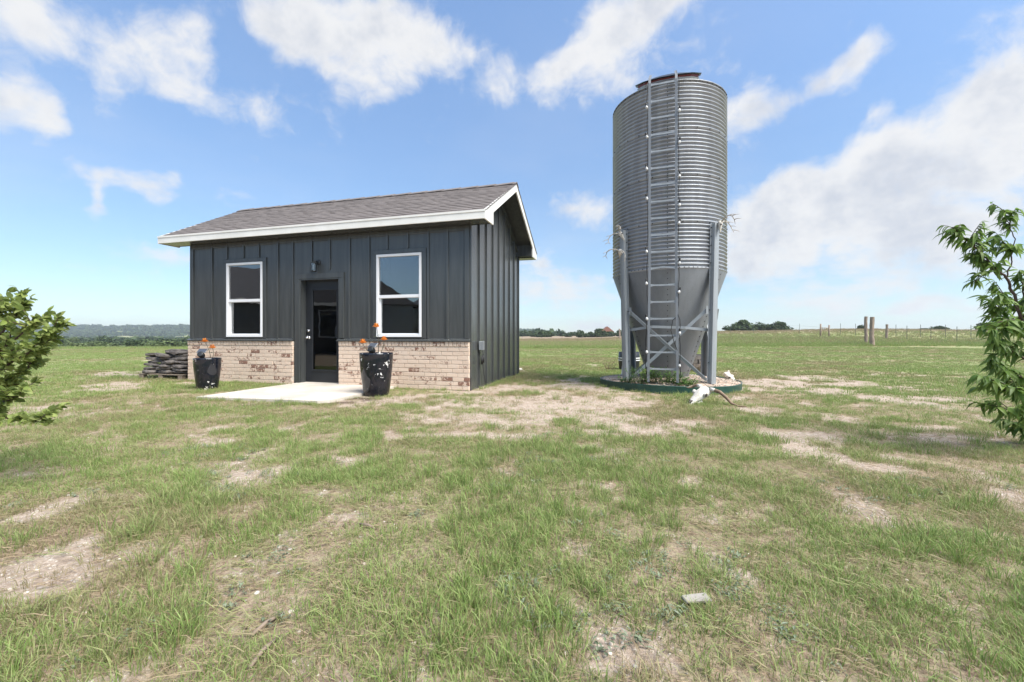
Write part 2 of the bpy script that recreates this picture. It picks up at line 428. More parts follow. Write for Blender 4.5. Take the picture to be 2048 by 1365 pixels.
TZ = np.array([
 [0, 0, 0, -.6, -1.7, -2.2, -3.0, -4.2, -2, 9, 32, 27, 20],
 [0, 0, 0, -.6, -1.7, -2.2, -3.0, -4.2, -2, 9, 32, 27, 20],
 [0, 0, 0, -.6, -1.6, -2.0, -2.8, -4.0, -2, 9, 31, 27, 20],
 [0, 0, 0, -.3, -.6, -.8, -1, -1.5, -1, 8, 28, 26, 20],
 [0, 0, 0, .05, .18, .38, .8, 1.5, 3, 8, 18, 14, 6],
 [0, 0, 0, .05, .22, .42, .85, 2.0, 3, 3, 4, 2, 0],
 [0, 0, 0, .12, .50, .85, 1.25, 2.4, 3, 3, 3, 2, 0],
 [0, 0, .08, .75, 1.75, 2.5, 2.0, 1, 0, 0, 0, 0, 0],
 [0, 0, .12, .9, 2.25, 2.75, 2.0, 1, 0, 0, 0, 0, 0],
 [0, 0, .12, .9, 2.25, 2.8, 2.0, 1, 0, 0, 0, 0, 0]])
LTY = np.log(TY + 12)
def ground_z(X, Y):
    X = np.asarray(X, float); Y = np.asarray(Y, float)
    Yc = np.clip(np.maximum(Y, np.abs(X) * .6), 0, 3999); t = np.clip(X / np.maximum(Yc, 1.), -1.29, 1.29)
    i = np.clip(np.searchsorted(TT, t) - 1, 0, len(TT) - 2); a = (t - TT[i]) / (TT[i + 1] - TT[i]); a = a * a * (3 - 2 * a)
    ly = np.log(Yc + 12); j = np.clip(np.searchsorted(LTY, ly) - 1, 0, len(TY) - 2); b = (ly - LTY[j]) / (LTY[j + 1] - LTY[j])
    z = (TZ[i, j] * (1 - b) + TZ[i, j + 1] * b) * (1 - a) + (TZ[i + 1, j] * (1 - b) + TZ[i + 1, j + 1] * b) * a
    r = np.hypot(X, Y - 6)
    near = sstep(r, 30, 9)
    z = z + (fbm(X * .9, Y * .9, 5, 3) - .5) * .035 * sstep(r, 60, 4)
    hill = sstep(Yc, 850, 1200) * sstep(t, .2, -.1)
    z = z + hill * (fbm(X / 160, Y / 160, 9, 4) - .5) * 14
    return z
def gz(x, y): return float(ground_z(np.array([x]), np.array([y]))[0])
def gp(px, py, z=0.):                # point of the near, flat ground under a photo pixel
    Y = F * (CH - z) / (py - HZ); return ((px - 1024) / F * Y, Y)
def at(px, py, Y): return Vector(((px - 1024) / F * Y, Y, CH - (py - HZ) / F * Y))

# bare, stony patches of the lawn: photo ellipses turned into ground ellipses
BP = [(1080, 812, 260, 30, 1.1), (1300, 852, 120, 20, .9), (1000, 786, 140, 18, .9), (1180, 772, 110, 13, .9), (930, 826, 130, 18, .9), (850, 800, 130, 14, .9),
      (1560, 772, 110, 16, .8), (1640, 758, 60, 8, .8), (1480, 822, 70, 12, .6), (760, 1020, 100, 26, 1.1), (690, 985, 70, 20, .6), (50, 1165, 120, 42, 1.2),
      (640, 1065, 60, 22, .8), (1700, 1130, 85, 26, .9), (1860, 1185, 150, 40, 1.1), (1980, 1240, 110, 45, 1.0), (480, 970, 130, 24, .6), (420, 878, 80, 9, .7),
      (150, 1105, 70, 20, .6), (270, 747, 100, 6, .7), (220, 775, 90, 7, .6), (1560, 870, 140, 14, .6), (1730, 915, 150, 20, .7), (1440, 1150, 60, 28, .5), (1130, 1300, 60, 26, .5),
      (980, 880, 130, 12, .6), (600, 1260, 80, 30, .7), (230, 1290, 110, 20, .6), (560, 850, 120, 10, .5), (1620, 880, 70, 14, .5), (930, 945, 90, 14, .5), (1250, 1000, 80, 16, .4),
      (330, 720, 60, 4, .5), (1900, 800, 150, 10, .5), (1700, 770, 120, 9, .5), (700, 800, 80, 10, .9), (1960, 1000, 120, 25, .6), (1230, 905, 120, 12, .4)]
BG = []
for px, py, rx, ry, wt in BP:
    x, y = gp(px, py); x2 = gp(px + rx, py)[0]; ya = gp(px, py - ry)[1]; yb = gp(px, py + ry)[1]
    BG.append((x, (ya + yb) / 2, abs(x2 - x), max((ya - yb) / 2, .1), wt))
MULCH = [(gp(690, 797), .55, .22), (gp(530, 812), .5, .12), (gp(640, 806), .7, .12)]
def bare_fn(X, Y):
    b = np.zeros_like(X)
    wx = X + (fbm(X * 1.3, Y * 1.3, 31, 3) - .5) * .7; wy = Y + (fbm(X * 1.3, Y * 1.3, 41, 3) - .5) * .7
    for x, y, rx, ry, wt in BG:
        d = np.sqrt(((wx - x) / rx) ** 2 + ((wy - y) / ry) ** 2)
        b = np.maximum(b, wt * sstep(d, 1.5, .35))
    near = sstep(Y, 28, 10)
    n = fbm(X * .9, Y * .9, 3, 4) * .32 + fbm(X * 3.6, Y * 3.6, 8, 5) * .68
    v = b * (.62 + .2 * sstep(Y, 4, 6.5)) + (n - .5) * 3.1 + .17 * near - .12
    return sstep(v, .0, .85) * (.06 + .94 * near)
def dry_fn(X, Y):
    return sstep(fbm(X * .55 + 40, Y * .55, 17, 4) * .6 + fbm(X * 2.1, Y * 2.1 + 9, 23, 3) * .4, .38, .66)

# ------------------------------------------------------------------ ground sheet
NA, NR = 640, 330
ang = np.linspace(-math.pi, math.pi, NA, endpoint=False)
ang = ang - .55 * np.sin(ang)                      # closer spacing ahead of the viewer
rad = np.concatenate([[0.25], np.geomspace(.35, 4000, NR - 1)])
A, Rr = np.meshgrid(ang, rad)
GX = (Rr * np.sin(A)); GY = (Rr * np.cos(A)); GZ = ground_z(GX, GY)
vs = np.stack([GX, GY, GZ], -1).reshape(-1, 3)
ii, jj = np.meshgrid(np.arange(NR - 1), np.arange(NA), indexing='ij'); j2 = (jj + 1) % NA
quads = np.stack([ii * NA + jj, ii * NA + j2, (ii + 1) * NA + j2, (ii + 1) * NA + jj], -1).reshape(-1, 4)[:, ::-1]
me = bpy.data.meshes.new('ground')
faces = [tuple(q) for q in quads.tolist()] + [tuple(range(NA))]
me.from_pydata(vs.tolist(), [], faces)
me.polygons.foreach_set('use_smooth', [True] * len(me.polygons))
X, Y = vs[:, 0], vs[:, 1]
bare = bare_fn(X, Y); dry = dry_fn(X, Y)
dist = np.hypot(X, Y)
at1 = me.attributes.new('bare', 'FLOAT', 'POINT'); at1.data.foreach_set('value', bare.astype(np.float32))
at2 = me.attributes.new('dry', 'FLOAT', 'POINT'); at2.data.foreach_set('value', dry.astype(np.float32))
mow = sstep(Y + (fbm(X * .3, Y * .3, 2, 2) - .5) * 1.2 + np.abs(X) * .0, 36.5, 40)
brown = sstep(np.where(X / np.maximum(Y, 1) > .02, Y, 0), 62, 80)
at3 = me.attributes.new('meadow', 'FLOAT', 'POINT'); at3.data.foreach_set('value', mow.astype(np.float32))
at4 = me.attributes.new('russet', 'FLOAT', 'POINT'); at4.data.foreach_set('value', brown.astype(np.float32))
mul = np.zeros_like(X)
for (mx_, my_), rx, ry in MULCH:
    mul = np.maximum(mul, sstep(np.hypot((X - mx_) / rx, (Y - my_) / ry) + (fbm(X * 6, Y * 6, 3, 3) - .5) * 1.2, 1.1, .6))
at5 = me.attributes.new('mulch', 'FLOAT', 'POINT'); at5.data.foreach_set('value', mul.astype(np.float32))
gm, t, b = mat('lawn_ground', (.2, .2, .1), .95, 0, .1)
tcn = t.new('ShaderNodeTexCoord'); V = tcn.outputs['Object']
def attr(n):
    a = t.new('ShaderNodeAttribute', attribute_name=n); return a.outputs['Fac']
fine = t.noise(V, 26, 6, .7); mid = t.noise(V, 5, 5, .65); crumb = t.noise(V, 90, 4, .7)
soil = t.mix(t.ramp(fine, .35, .7), (.34, .265, .205), (.50, .41, .33))
soil = t.mix(t.ramp(t.noise(V, 3.1, 5, .6), .52, .75), soil, (.25, .18, .13))
soil = t.mix(t.ramp(t.noise(V, 60, 2, .5), .62, .70), soil, (.56, .50, .43))
thatch = t.mix(t.ramp(t.math('ADD', t.math('MULTIPLY', fine, .5), t.math('MULTIPLY', crumb, .5)), .38, .62), (.22, .16, .11), (.44, .34, .255))
green = t.mix(t.ramp(t.noise(V, 34, 6, .75), .35, .65), (.19, .225, .085), (.32, .335, .16))
green = t.mix(t.ramp(attr('dry'), .35, 1.1), green, t.mix(crumb, (.27, .22, .125), (.36, .29, .18)))
sy = t.new('ShaderNodeSeparateXYZ'); t.l.new(V, sy.inputs[0]); far_l = t.ramp(sy.outputs[1], 6, 13)   # thin worn turf round the yard, thicker sward beyond
gl_ = t.ramp(t.math('ADD', t.math('ADD', fine, t.math('MULTIPLY', mid, .5)), t.math('MULTIPLY', far_l, .28)), .66, 1.12)
turf = t.mix(gl_, thatch, green)
# farther off, where single blades are too small to show, the turf itself reads green
dg = t.new('ShaderNodeVectorMath', operation='LENGTH'); t.l.new(V, dg.inputs[0])
ba = t.ramp(t.math('ADD', attr('bare'), t.math('MULTIPLY', t.math('SUBTRACT', fine, .5), .8)), .3, .75)
lawn = t.mix(ba, turf, soil)
lawn = t.mix(attr('mulch'), lawn, t.mix(crumb, (.06, .04, .03), (.13, .09, .07)))
mp = t.new('ShaderNodeMapping'); t.l.new(V, mp.inputs[0]); mp.inputs['Scale'].default_value = (.5, 1.5, 1)
mead = t.mix(t.ramp(t.noise(mp.outputs[0], .9, 7, .7), .3, .7), (.26, .265, .12), (.38, .35, .20))
mead = t.mix(t.ramp(t.noise(V, .05, 5, .6), .4, .65), mead, (.17, .21, .075))
russ = t.mix(t.ramp(t.noise(mp.outputs[0], .6, 6, .7), .3, .7), (.25, .19, .13), (.34, .27, .19))
c = t.mix(attr('meadow'), lawn, mead); c = t.mix(attr('russet'), c, russ)
t.l.new(c, b.inputs['Base Color'])
bn = t.new('ShaderNodeBump'); bn.inputs['Strength'].default_value = .8; bn.inputs['Distance'].default_value = .02
t.l.new(t.math('ADD', t.noise(V, 40, 6, .75), mid), bn.inputs['Height']); t.l.new(bn.outputs[0], b.inputs['Normal'])
me.materials.append(gm); me.update()
ground = link('ground', me); tag(ground, kind='structure')

# ------------------------------------------------------------------ shed
CX, CY, TH = -.7413, 7.4275, .271
LW, DW = 6.403, 3.418
ZSILL, ZSOF, ZFT, ZRIDGE = .866, 2.893, 3.045, 4.15
OVR, OVL, OVE = .391, .454, .2645
shed = thing('shed', 'small slate grey board and batten shed with cream brick base and shingled roof', 'shed', (CX, CY, 0), -TH)
def shed_pt(x, y, z=0): return Matrix.Translation((CX, CY, 0)) @ Matrix.Rotation(-TH, 4, 'Z') @ Vector((x, y, z))
YW = .05                                           # siding face behind the brick face
WR = (-1.843, -.925); WL = (-5.380, -4.460); WZ = (.9377, 2.458); DX = (-3.554, -2.652); DZT = 2.069
YR = DW / 2
def roof_z(y): return ZFT + (ZRIDGE - ZFT) * (1 - abs(y - YR) / (YR + OVE))
# walls: front wall built round its openings
m = MB(); T0, T1 = YW, YW + .12
top = 3.0
for x0, x1, z0, z1 in [(-LW, WL[0], 0, top), (WL[0], WL[1], 0, WZ[0]), (WL[0], WL[1], WZ[1], top), (WL[1], DX[0], 0, top), (DX[0], DX[1], DZT, top),
                       (DX[1], WR[0], 0, top), (WR[0], WR[1], 0, WZ[0]), (WR[0], WR[1], WZ[1], top), (WR[1], -.12, 0, top)]:
    m.box(x0 + (.012 if x0 == -LW else 0), x1, T0, T1, z0, z1)
wall_f = m.build('wall', M['paint'], shed)
gpoly = lambda y0, y1: [(y0, 0), (y1, 0), (y1, roof_z(y1) - .14), (YR, ZRIDGE - .14), (y0, roof_z(y0) - .14)]
MB().prism(gpoly(YW + .002, DW), 'x', -.118, -.006).build('wall', M['paint'], shed)
MB().prism(gpoly(YW + .004, DW), 'x', -LW + .01, -LW + .12).build('wall', M['paint'], shed)
MB().box(-LW + .121, -.119, DW - .12, DW - .004, 0, 3.0).build('wall', M['paint'], shed)
MB().box(-LW + .121, -.119, YW + .121, DW - .121, .0, .06).build('floor', M['concrete'], shed)
MB().box(-LW + .121, -.119, YW + .121, DW - .121, 2.72, 2.76).build('room_ceiling', M['room'], shed)
MB().box(-LW + .13, -.13, DW - .14, DW - .122, .06, 2.72).build('room_wall', M['room'], shed)
# battens
def batten(x, z0, z1): MB().bbox(x - .022, x + .022, YW - .024, YW + .001, z0, z1, .003).build('batten', M['paint'], shed)
px2x = lambda px: -((lambda k: (CX - k * CY) / (math.cos(TH) + k * math.sin(TH)))((px - 1024) / F))
ZB0 = .905
for px in (420, 552, 582):
    batten(px2x(px), ZB0, 2.885)
for px in (450, 483, 514): batten(px2x(px), WZ[1] + .09, 2.885)
for px in (620, 656): batten(px2x(px), DZT + .16, 2.885)
for px in (696, 735): batten(px2x(px), ZB0, 2.885)
for px in (772, 813): batten(px2x(px), WZ[1] + .09, 2.885)
for px in (854, 893): batten(px2x(px), ZB0, 2.885)
MB().bbox(-.10, -.012, YW - .022, YW + .001, ZB0, 2.885, .003).build('corner_board', M['paint'], shed)
MB().bbox(-LW + .02, -LW + .11, YW - .022, YW + .001, ZB0, 2.885, .003).build('corner_board', M['paint'], shed)
nb = 9
for i in range(nb):
    y = .10 + i * (DW - .16) / (nb - 1) if i else .075
    MB().bbox(-.008, .022, y - .022, y + .022, .01, min(roof_z(y) - .16, 3.9), .003).build('batten', M['paint'], shed)
for s in (0, 1):
    y0, y1 = (.12, YR) if s == 0 else (YR, DW - .05)
    MB().prism([(y0, roof_z(y0) - .26), (y1, roof_z(y1) - .26), (y1, roof_z(y1) - .145), (y0, roof_z(y0) - .145)], 'x', -.007, .024).build('frieze_board', M['paint'], shed)
MB().bbox(-LW + .05, -.05, YW - .018, YW + .001, 2.80, 2.886, .003).build('frieze_board', M['paint'], shed)
# brick base, two stretches either side of the door
bl, bh, bd, jt = .203, .0685, .09, .0095
CAPZ = ZSILL - .012
def brick_mesh(L, seed, ht=bh):
    q = MB().bbox(0, L, 0, bd, 0, ht, .005); r_ = random.Random(seed)
    q.v = [(x + r_.uniform(-.0015, .0015), y + r_.uniform(-.0025, .002), z + r_.uniform(-.0015, .0015)) for x, y, z in q.v]
    return q.mesh('brick', M['brick'])
bms = [brick_mesh(bl, i) for i in range(5)]; bhalf = {}
nc = 10; caph = .082; z0b = .012
ch = (CAPZ - caph - jt - z0b) / nc
capm = [(lambda q, r_: (setattr(q, 'v', [(x + r_.uniform(-.002, .002), y + r_.uniform(-.003, .002), z + r_.uniform(-.002, .002)) for x, y, z in q.v]), q.mesh('cap_brick', M['brick']))[1])(MB().bbox(0, .0645, -.022, bd, 0, caph, .006), random.Random(50 + i)) for i in range(4)]
for xa, xb in ((-LW, -3.702), (-2.645, -.004)):
    ws = MB().box(xa + .006, xb - .006, .011, YW - .002, 0, CAPZ - .004).build('brick_wainscot', M['mortar'], shed)
    for r_ in range(nc):
        z = z0b + r_ * ch
        x = xa - (bl / 2 + rng.uniform(-.02, .02) if r_ % 2 else rng.uniform(0, .03))
        while x < xb - .02:
            a, e_ = max(x, xa), min(x + bl, xb)
            if e_ - a > .03:
                if e_ - a > bl - .003: bmsh = rng.choice(bms)
                else: bmsh = brick_mesh(e_ - a, int(a * 1000) + r_)
                link('brick', bmsh, ws, (a, rng.uniform(-.002, .0015), z), None, (1, .47, (ch - jt) / bh))
            x += bl + jt
    n = int((xb - xa) / .074)
    for i in range(n):
        link('cap_brick', rng.choice(capm), ws, (xa + (xb - xa) * i / n + .004, rng.uniform(-.003, .002), CAPZ - caph), None, ((xb - xa) / n / .074, .47, 1))
    MB().prism([(YW - .002, .868), (YW - .002, .912), (-.036, .876), (-.036, .857)], 'x', xa - (.0 if xa < -5 else .03), xb + (.012 if xb > -1 else .0)).build('sill_board', M['paint'], shed)
# windows
for (x0, x1) in (WL, WR):
    z0, z1 = WZ; fw = .045
    wf = MB()
    wf.bbox(x0, x1, .012, .13, z1 - fw, z1, .003); wf.bbox(x0, x1, .012, .13, z0, z0 + fw, .003)
    wf.bbox(x0, x0 + fw, .0135, .13, z0 + fw, z1 - fw, .003); wf.bbox(x1 - fw, x1, .0135, .13, z0 + fw, z1 - fw, .003)
    win = wf.build('window', M['vinyl'], shed)
    zm = z0 + .475 * (z1 - z0)
    MB().bbox(x0 + fw, x1 - fw, .028, .095, zm - .006, zm + .05, .003).build('meeting_rail', M['vinyl'], win)
    sl = MB(); e = .022
    sl.bbox(x0 + fw, x0 + fw + e, .066, .10, z0 + fw, zm - .006, .002); sl.bbox(x1 - fw - e, x1 - fw, .066, .10, z0 + fw, zm - .006, .002)
    sl.bbox(x0 + fw + e, x1 - fw - e, .066, .10, z0 + fw, z0 + fw + e, .002)
    sl.build('sash', M['vinyl'], win)
    MB().box(x0 + fw, x1 - fw, .046, .050, zm + .05, z1 - fw).build('pane', M['glass'], win)
    MB().box(x0 + fw + e, x1 - fw - e, .082, .086, z0 + fw + e, zm - .006).build('pane', M['glass'], win)
    cw = .085
    for (a, b_, c_, d_) in ((x0 - cw, x0 - .002, z0 - .03, z1 + .002), (x1 + .002, x1 + cw, z0 - .03, z1 + .002), (x0 - cw, x1 + cw, z1 + .003, z1 + cw)):
        MB().bbox(a, b_, YW - .026, YW + .001, c_, d_, .003).build('casing', M['paint'], win)
    # vertical blind inside
    for k in range(9):
        xx = x0 + .07 + k * (x1 - x0 - .12) / 9
        MB().bar((xx + .04, .235, z0 + .03), (xx + .04, .235, z1 - .03), .085, .003, up=(rng.uniform(-.3, .3), 1, 0)).build('blind_slat', M['room'], win, fix=False)
# door
slab = MB(); y0d, y1d = .165, .205; gx0, gx1, gz0, gz1 = DX[0] + .185, DX[1] - .155, .29, 1.86
X0, X1 = DX[0] + .025, DX[1] - .025
for a, b_, c_, d_ in ((X0, gx0, .05, DZT - .025), (gx1, X1, .05, DZT - .025), (gx0, gx1, .05, gz0), (gx0, gx1, gz1, DZT - .025)): slab.box(a, b_, y0d, y1d, c_, d_)
door = slab.build('door', M['door'], shed)
lf = MB(); e = .028
for a, b_, c_, d_ in ((gx0 - e, gx0 + .004, gz0 - e, gz1 + e), (gx1 - .004, gx1 + e, gz0 - e, gz1 + e), (gx0 + .004, gx1 - .004, gz0 - e, gz0 + .004), (gx0 + .004, gx1 - .004, gz1 - .004, gz1 + e)):
    lf.bbox(a, b_, y0d - .012, y0d + .02, c_, d_, .004)
lf.build('glass_frame', M['door'], door)
MB().box(gx0 + .004, gx1 - .004, y0d + .008, y0d + .014, gz0 + .004, gz1 - .004).build('glass_pane', M['door_glass'], door)
def turned(prof, x, z, y): 
    q = MB().lathe(prof, 20); q.xf(Matrix.Translation((x, y, z)) @ Matrix.Rotation(R(90), 4, 'X')); return q
turned([(.0, .03), (.022, .03), (.028, .02), (.031, .0)], X0 + .07, 1.06, y0d).build('deadbolt', M['steel'], door)
turned([(.0, .075), (.018, .073), (.028, .06), (.026, .045), (.012, .035), (.012, .012), (.032, .01), (.034, .0)], X0 + .07, .925, y0d).build('knob', M['steel'], door)
df = MB()
df.box(DX[0], DX[0] + .022, YW - .02, .26, .02, DZT); df.box(DX[1] - .022, DX[1], YW - .02, .26, .02, DZT); df.box(DX[0] + .022, DX[1] - .022, YW - .02, .26, DZT - .022, DZT)
df.build('door_jamb', M['paint'], shed)
for a, b_, c_, d_ in ((DX[0] - .115, DX[0] - .002, .02, DZT + .001), (DX[1] + .002, DX[1] + .10, .915, DZT + .001), (DX[0] - .115, DX[1] + .10, DZT + .002, DZT + .105)):
    MB().bbox(a, b_, YW - .03, YW + .001, c_, d_, .003).build('door_casing', M['paint'], shed)
MB().bbox(DX[0] - .02, DX[1] + .002, .02, .24, .012, .045, .005).build('threshold', M['concrete'], shed)
# wall lantern
lx = px2x(631); lz = 2.285
lan = turned([(0, .022), (.03, .02), (.048, .012), (.05, 0)], lx + .03, lz + .1, YW - .001).build('wall_lantern', M['dark_metal'], shed)
q = MB().tube([(lx + .03, YW - .02, lz + .10), (lx + .02, YW - .06, lz + .115), (lx, YW - .095, lz + .10), (lx, YW - .095, lz + .085)], .009, 8)
q.lathe([(0, .09), (.03, .088), (.058, .075), (.062, .064), (0, .064)], 24, (lx, YW - .095)); n0 = len(q.v)
q.v = [(x, y, z + (lz if i >= len(q.v) - 5 * 24 else 0)) for i, (x, y, z) in enumerate(q.v)]
q.build('lantern_cap', M['dark_metal'], lan)
q = MB().lathe([(.044, lz - .075), (.046, lz + .062)], 20, (lx, YW - .095)); q.build('lantern_glass', M['lamp_glass'], lan)
q = MB()
for k in range(4):
    a = R(45 + 90 * k); q.bar((lx + .052 * math.cos(a), YW - .095 + .052 * math.sin(a), lz - .085), (lx + .052 * math.cos(a), YW - .095 + .052 * math.sin(a), lz + .066), .007, .007)
q.lathe([(0, lz - .09), (.055, lz - .09), (.058, lz - .078), (0, lz - .076)], 24, (lx, YW - .095))
q.build('lantern_cage', M['dark_metal'], lan)
MB().lathe([(0, lz + .05), (.014, lz + .045), (.014, lz + .0), (.02, lz - .03), (.0, lz - .05)], 12, (lx, YW - .095)).build('lamp_bulb', M['bulb'], lan)
# roof: deck, soffits, fascia, barge boards, shingles
XA, XB = -LW - OVL, OVR
SL = math.atan2(ZRIDGE - ZFT, YR + OVE)
roof = MB()
for s in (-1, 1):
    ye = -OVE if s < 0 else DW + OVE
    roof.prism([(ye, ZFT - .075), (YR, ZRIDGE - .075), (YR, ZRIDGE - .012), (ye, ZFT - .012)], 'x', XA + .03, XB - .03)
roof = roof.build('roof', M['paint'], shed)
nrow = 17; slen = math.hypot(YR + OVE, ZRIDGE - ZFT) + .02; ex = slen / nrow
for s in (-1, 1):
    q = MB()
    for i in range(nrow):
        x = XA - .015 - rng.uniform(0, .2)
        while x < XB + .015:
            wd = rng.choice((.12, .16, .2, .26, .31)); a, e_ = max(x, XA - .015), min(x + wd - .003, XB + .015)
            if e_ - a > .01:
                th = rng.choice((.005, .007, .009)); d0 = i * ex - .02; d1 = min((i + 1) * ex + .03, slen - .005)
                # along-slope coordinate d from the eave, h above deck
                def pt(xx, d, h):
                    yy = -OVE + d * math.cos(SL) - h * math.sin(SL); zz = ZFT - .011 + d * math.sin(SL) + h * math.cos(SL)
                    return (xx, yy if s < 0 else DW - yy, zz)
                h0 = .010; jl = rng.uniform(-.003, .003)
                vs_ = [pt(a, d0 + jl, h0), pt(e_, d0 + jl, h0), pt(e_, d1, .001), pt(a, d1, .001), pt(a, d0 + jl, h0 + th), pt(e_, d0 + jl, h0 + th), pt(e_, d1, .004), pt(a, d1, .004)]
                q.add(vs_, [(0, 3, 2, 1), (4, 5, 6, 7), (0, 1, 5, 4), (1, 2, 6, 5), (2, 3, 7, 6), (3, 0, 4, 7)])
            x += wd
    so = q.build('shingles', M['shingle'], roof); tag(so, kind='stuff')
q = MB(); x = XA - .015; i = 0
while x < XB - .05:
    for s in (-1, 1):
        e_ = min(x + .22, XB + .017); zz = ZRIDGE + .012 + .006 * (i % 2)
        q.add([(x, YR, zz), (e_, YR, zz + .006), (e_, YR + s * .13, zz - .13 * math.tan(SL) + .006), (x, YR + s * .13, zz - .13 * math.tan(SL)),
               (x, YR, zz + .01), (e_, YR, zz + .018), (e_, YR + s * .13, zz - .13 * math.tan(SL) + .018), (x, YR + s * .13, zz - .13 * math.tan(SL) + .01)],
              [(0, 3, 2, 1), (4, 5, 6, 7), (0, 1, 5, 4), (1, 2, 6, 5), (2, 3, 7, 6), (3, 0, 4, 7)])
    x += .2; i += 1
tag(q.build('ridge_shingles', M['shingle'], roof), kind='stuff')
for s in (-1, 1):
    ye, yw = (-OVE, YW + .002) if s < 0 else (DW + OVE, DW - .004)
    f0, f1 = sorted((ye, ye + s * .022)); MB().bbox(XA + .026, XB - .026, f0, f1, ZSOF, ZFT - .012, .003).build('fascia', M['white_trim'], shed)
    dr0, dr1 = sorted((ye + s * .0225, ye + s * .032)); MB().box(XA + .0, XB - .0, dr0, dr1, ZFT - .035, ZFT - .004).build('drip_edge', M['white_trim'], shed)
    s0, s1 = sorted((ye - s * .001, yw)); MB().box(XA + .028, XB - .028, s0, s1, ZSOF + .004, ZSOF + .016).build('soffit', M['paint'], shed)
    for xe, inn in ((XB, -1), (XA, 1)):
        x0, x1 = sorted((xe, xe + inn * .025))
        yo = ye + s * .022
        yc = .156 if s < 0 else DW - .156                        # inner cut of the eave return
        zrk = lambda y: roof_z(min(max(y, -OVE), DW + OVE)) - .006
        poly = [(yo, ZSOF - .002), (yc, ZSOF - .002), (yc, zrk(yc) - .165), (YR, ZRIDGE - .171), (YR, ZRIDGE - .006), (yo, zrk(yo) - .012 * 0)]
        MB().prism(poly if s < 0 else poly[::-1], 'x', x0, x1).build('barge_board', M['white_trim'], shed)
        xi0, xi1 = sorted((xe + inn * .026, (-.006 if inn < 0 else -LW + .01)))
        # box that closes the eave return between barge board and gable
        y0_, y1_ = sorted((yc, yc - s * -.0 + (s * .02)))
        MB().box(xi0, xi1, y0_, y1_, ZSOF + .017, zrk(yc) - .09).build('eave_return', M['paint'], shed)
# outlet on the gable
ob = MB().bbox(.0225, .085, .42, .52, .70, .86, .006).build('outlet_box', M['galv_leg'], shed)
MB().bbox(.0855, .10, .415, .525, .695, .865, .006).build('outlet_cover', M['galv_dull'], ob)
# cord
pc_ = lambda x, y, z: shed_pt(x, y, z)
cord = thing('power_cord', 'black power cord with plug hanging from the outlet on the shed gable', 'cord', shed_pt(.07, .5, 0))
def loc_of(o, p): return Vector(p) - o.location
q = MB().tube([loc_of(cord, pc_(*p)) for p in ((.075, .47, .70), (.09, .48, .62), (.085, .5, .52), (.07, .52, .45), (.05, .60, .30), (.045, .70, .12), (.05, .76, .01))], .006, 6)
q.build('cable', M['rubber'], cord)
q = MB(); 
for a, b_, r_ in (((.085, .485, .60), (.08, .50, .47), .024), ((.075, .44, .58), (.075, .45, .44), .02)):
    q.tube([loc_of(cord, pc_(*a)), loc_of(cord, pc_(*b_))], [r_ * .8, r_], 8)
q.build('plug', M['rubber'], cord)

# concrete pad
q = MB(); 
pts = [(-3.60, -.002), (-3.60, -2.02), (-1.55, -1.88), (-1.43, -1.76), (-1.42, -.002)]
pw = [shed_pt(a, b_) for a, b_ in pts]
q.prism([(p.x, p.y) for p in pw], 'z', -.08, .042)
pad = q.build('concrete_pad', M['concrete']); tag(pad, kind='structure')

# ------------------------------------------------------------------ silo
SD, SA = 8.8, R(19.94); SR = 1.016
SX, SY = SD * math.sin(SA), SD * math.cos(SA)
silo = thing('grain_silo', 'tall corrugated galvanised grain silo with hopper cone on four steel legs', 'silo', (SX, SY, 0), -SA)
# local frame: -y points at the viewer, x to the right
ZC0, RH = 2.10, .797; ZT = ZC0 + 4 * RH
NSEG = 144
for i in range(4):
    prof = []
    for k in range(12 * 8 + 1):
        z = ZC0 + i * RH + RH * k / 96; prof.append((SR + .017 * math.sin(2 * math.pi * k / 8) - (.0015 * (i % 2)), z + (.0 if k else -.012)))
    MB().lathe(prof, NSEG).build('wall_ring', M['galv'], silo)
MB().lathe([(SR + .002, ZT - .01), (SR + .014, ZT - .008), (SR + .016, ZT + .01), (SR - .02, ZT + .012)], 96).build('top_rim', M['galv_dull'], silo)
def bolthead(q, p, nrm, r=.011, h=.012, mi=0):
    p, nrm = Vector(p), Vector(nrm).normalized(); x = nrm.orthogonal().normalized(); y = nrm.cross(x)
    vs_ = [p + (x * math.cos(a) + y * math.sin(a)) * r for a in [k * math.pi / 3 for k in range(6)]]
    q.add(vs_ + [v + nrm * h for v in vs_], [tuple(range(6, 12))] + [(k, (k + 1) % 6, 6 + (k + 1) % 6, 6 + k) for k in range(6)], mi)
q = MB()
for zi, n in ((ZC0 + RH, 26), (ZC0 + 2 * RH, 26), (ZC0 + 3 * RH, 26), (ZC0 + .02, 84), (ZT - .012, 60)):
    for k in range(n):
        a = 2 * math.pi * (k + .5) / n; bolthead(q, ((SR + .004) * math.cos(a), (SR + .004) * math.sin(a), zi), (math.cos(a), math.sin(a), 0), .0105)
for z in np.arange(ZC0 + .03, ZT - .02, RH / 12):
    if int((z - ZC0) / RH) in (0, 1, 3) or True: bolthead(q, (.0, -(SR + .004), z), (0, -1, 0), .009)
tag(q.build('bolts', M['bolt'], silo), kind='stuff')
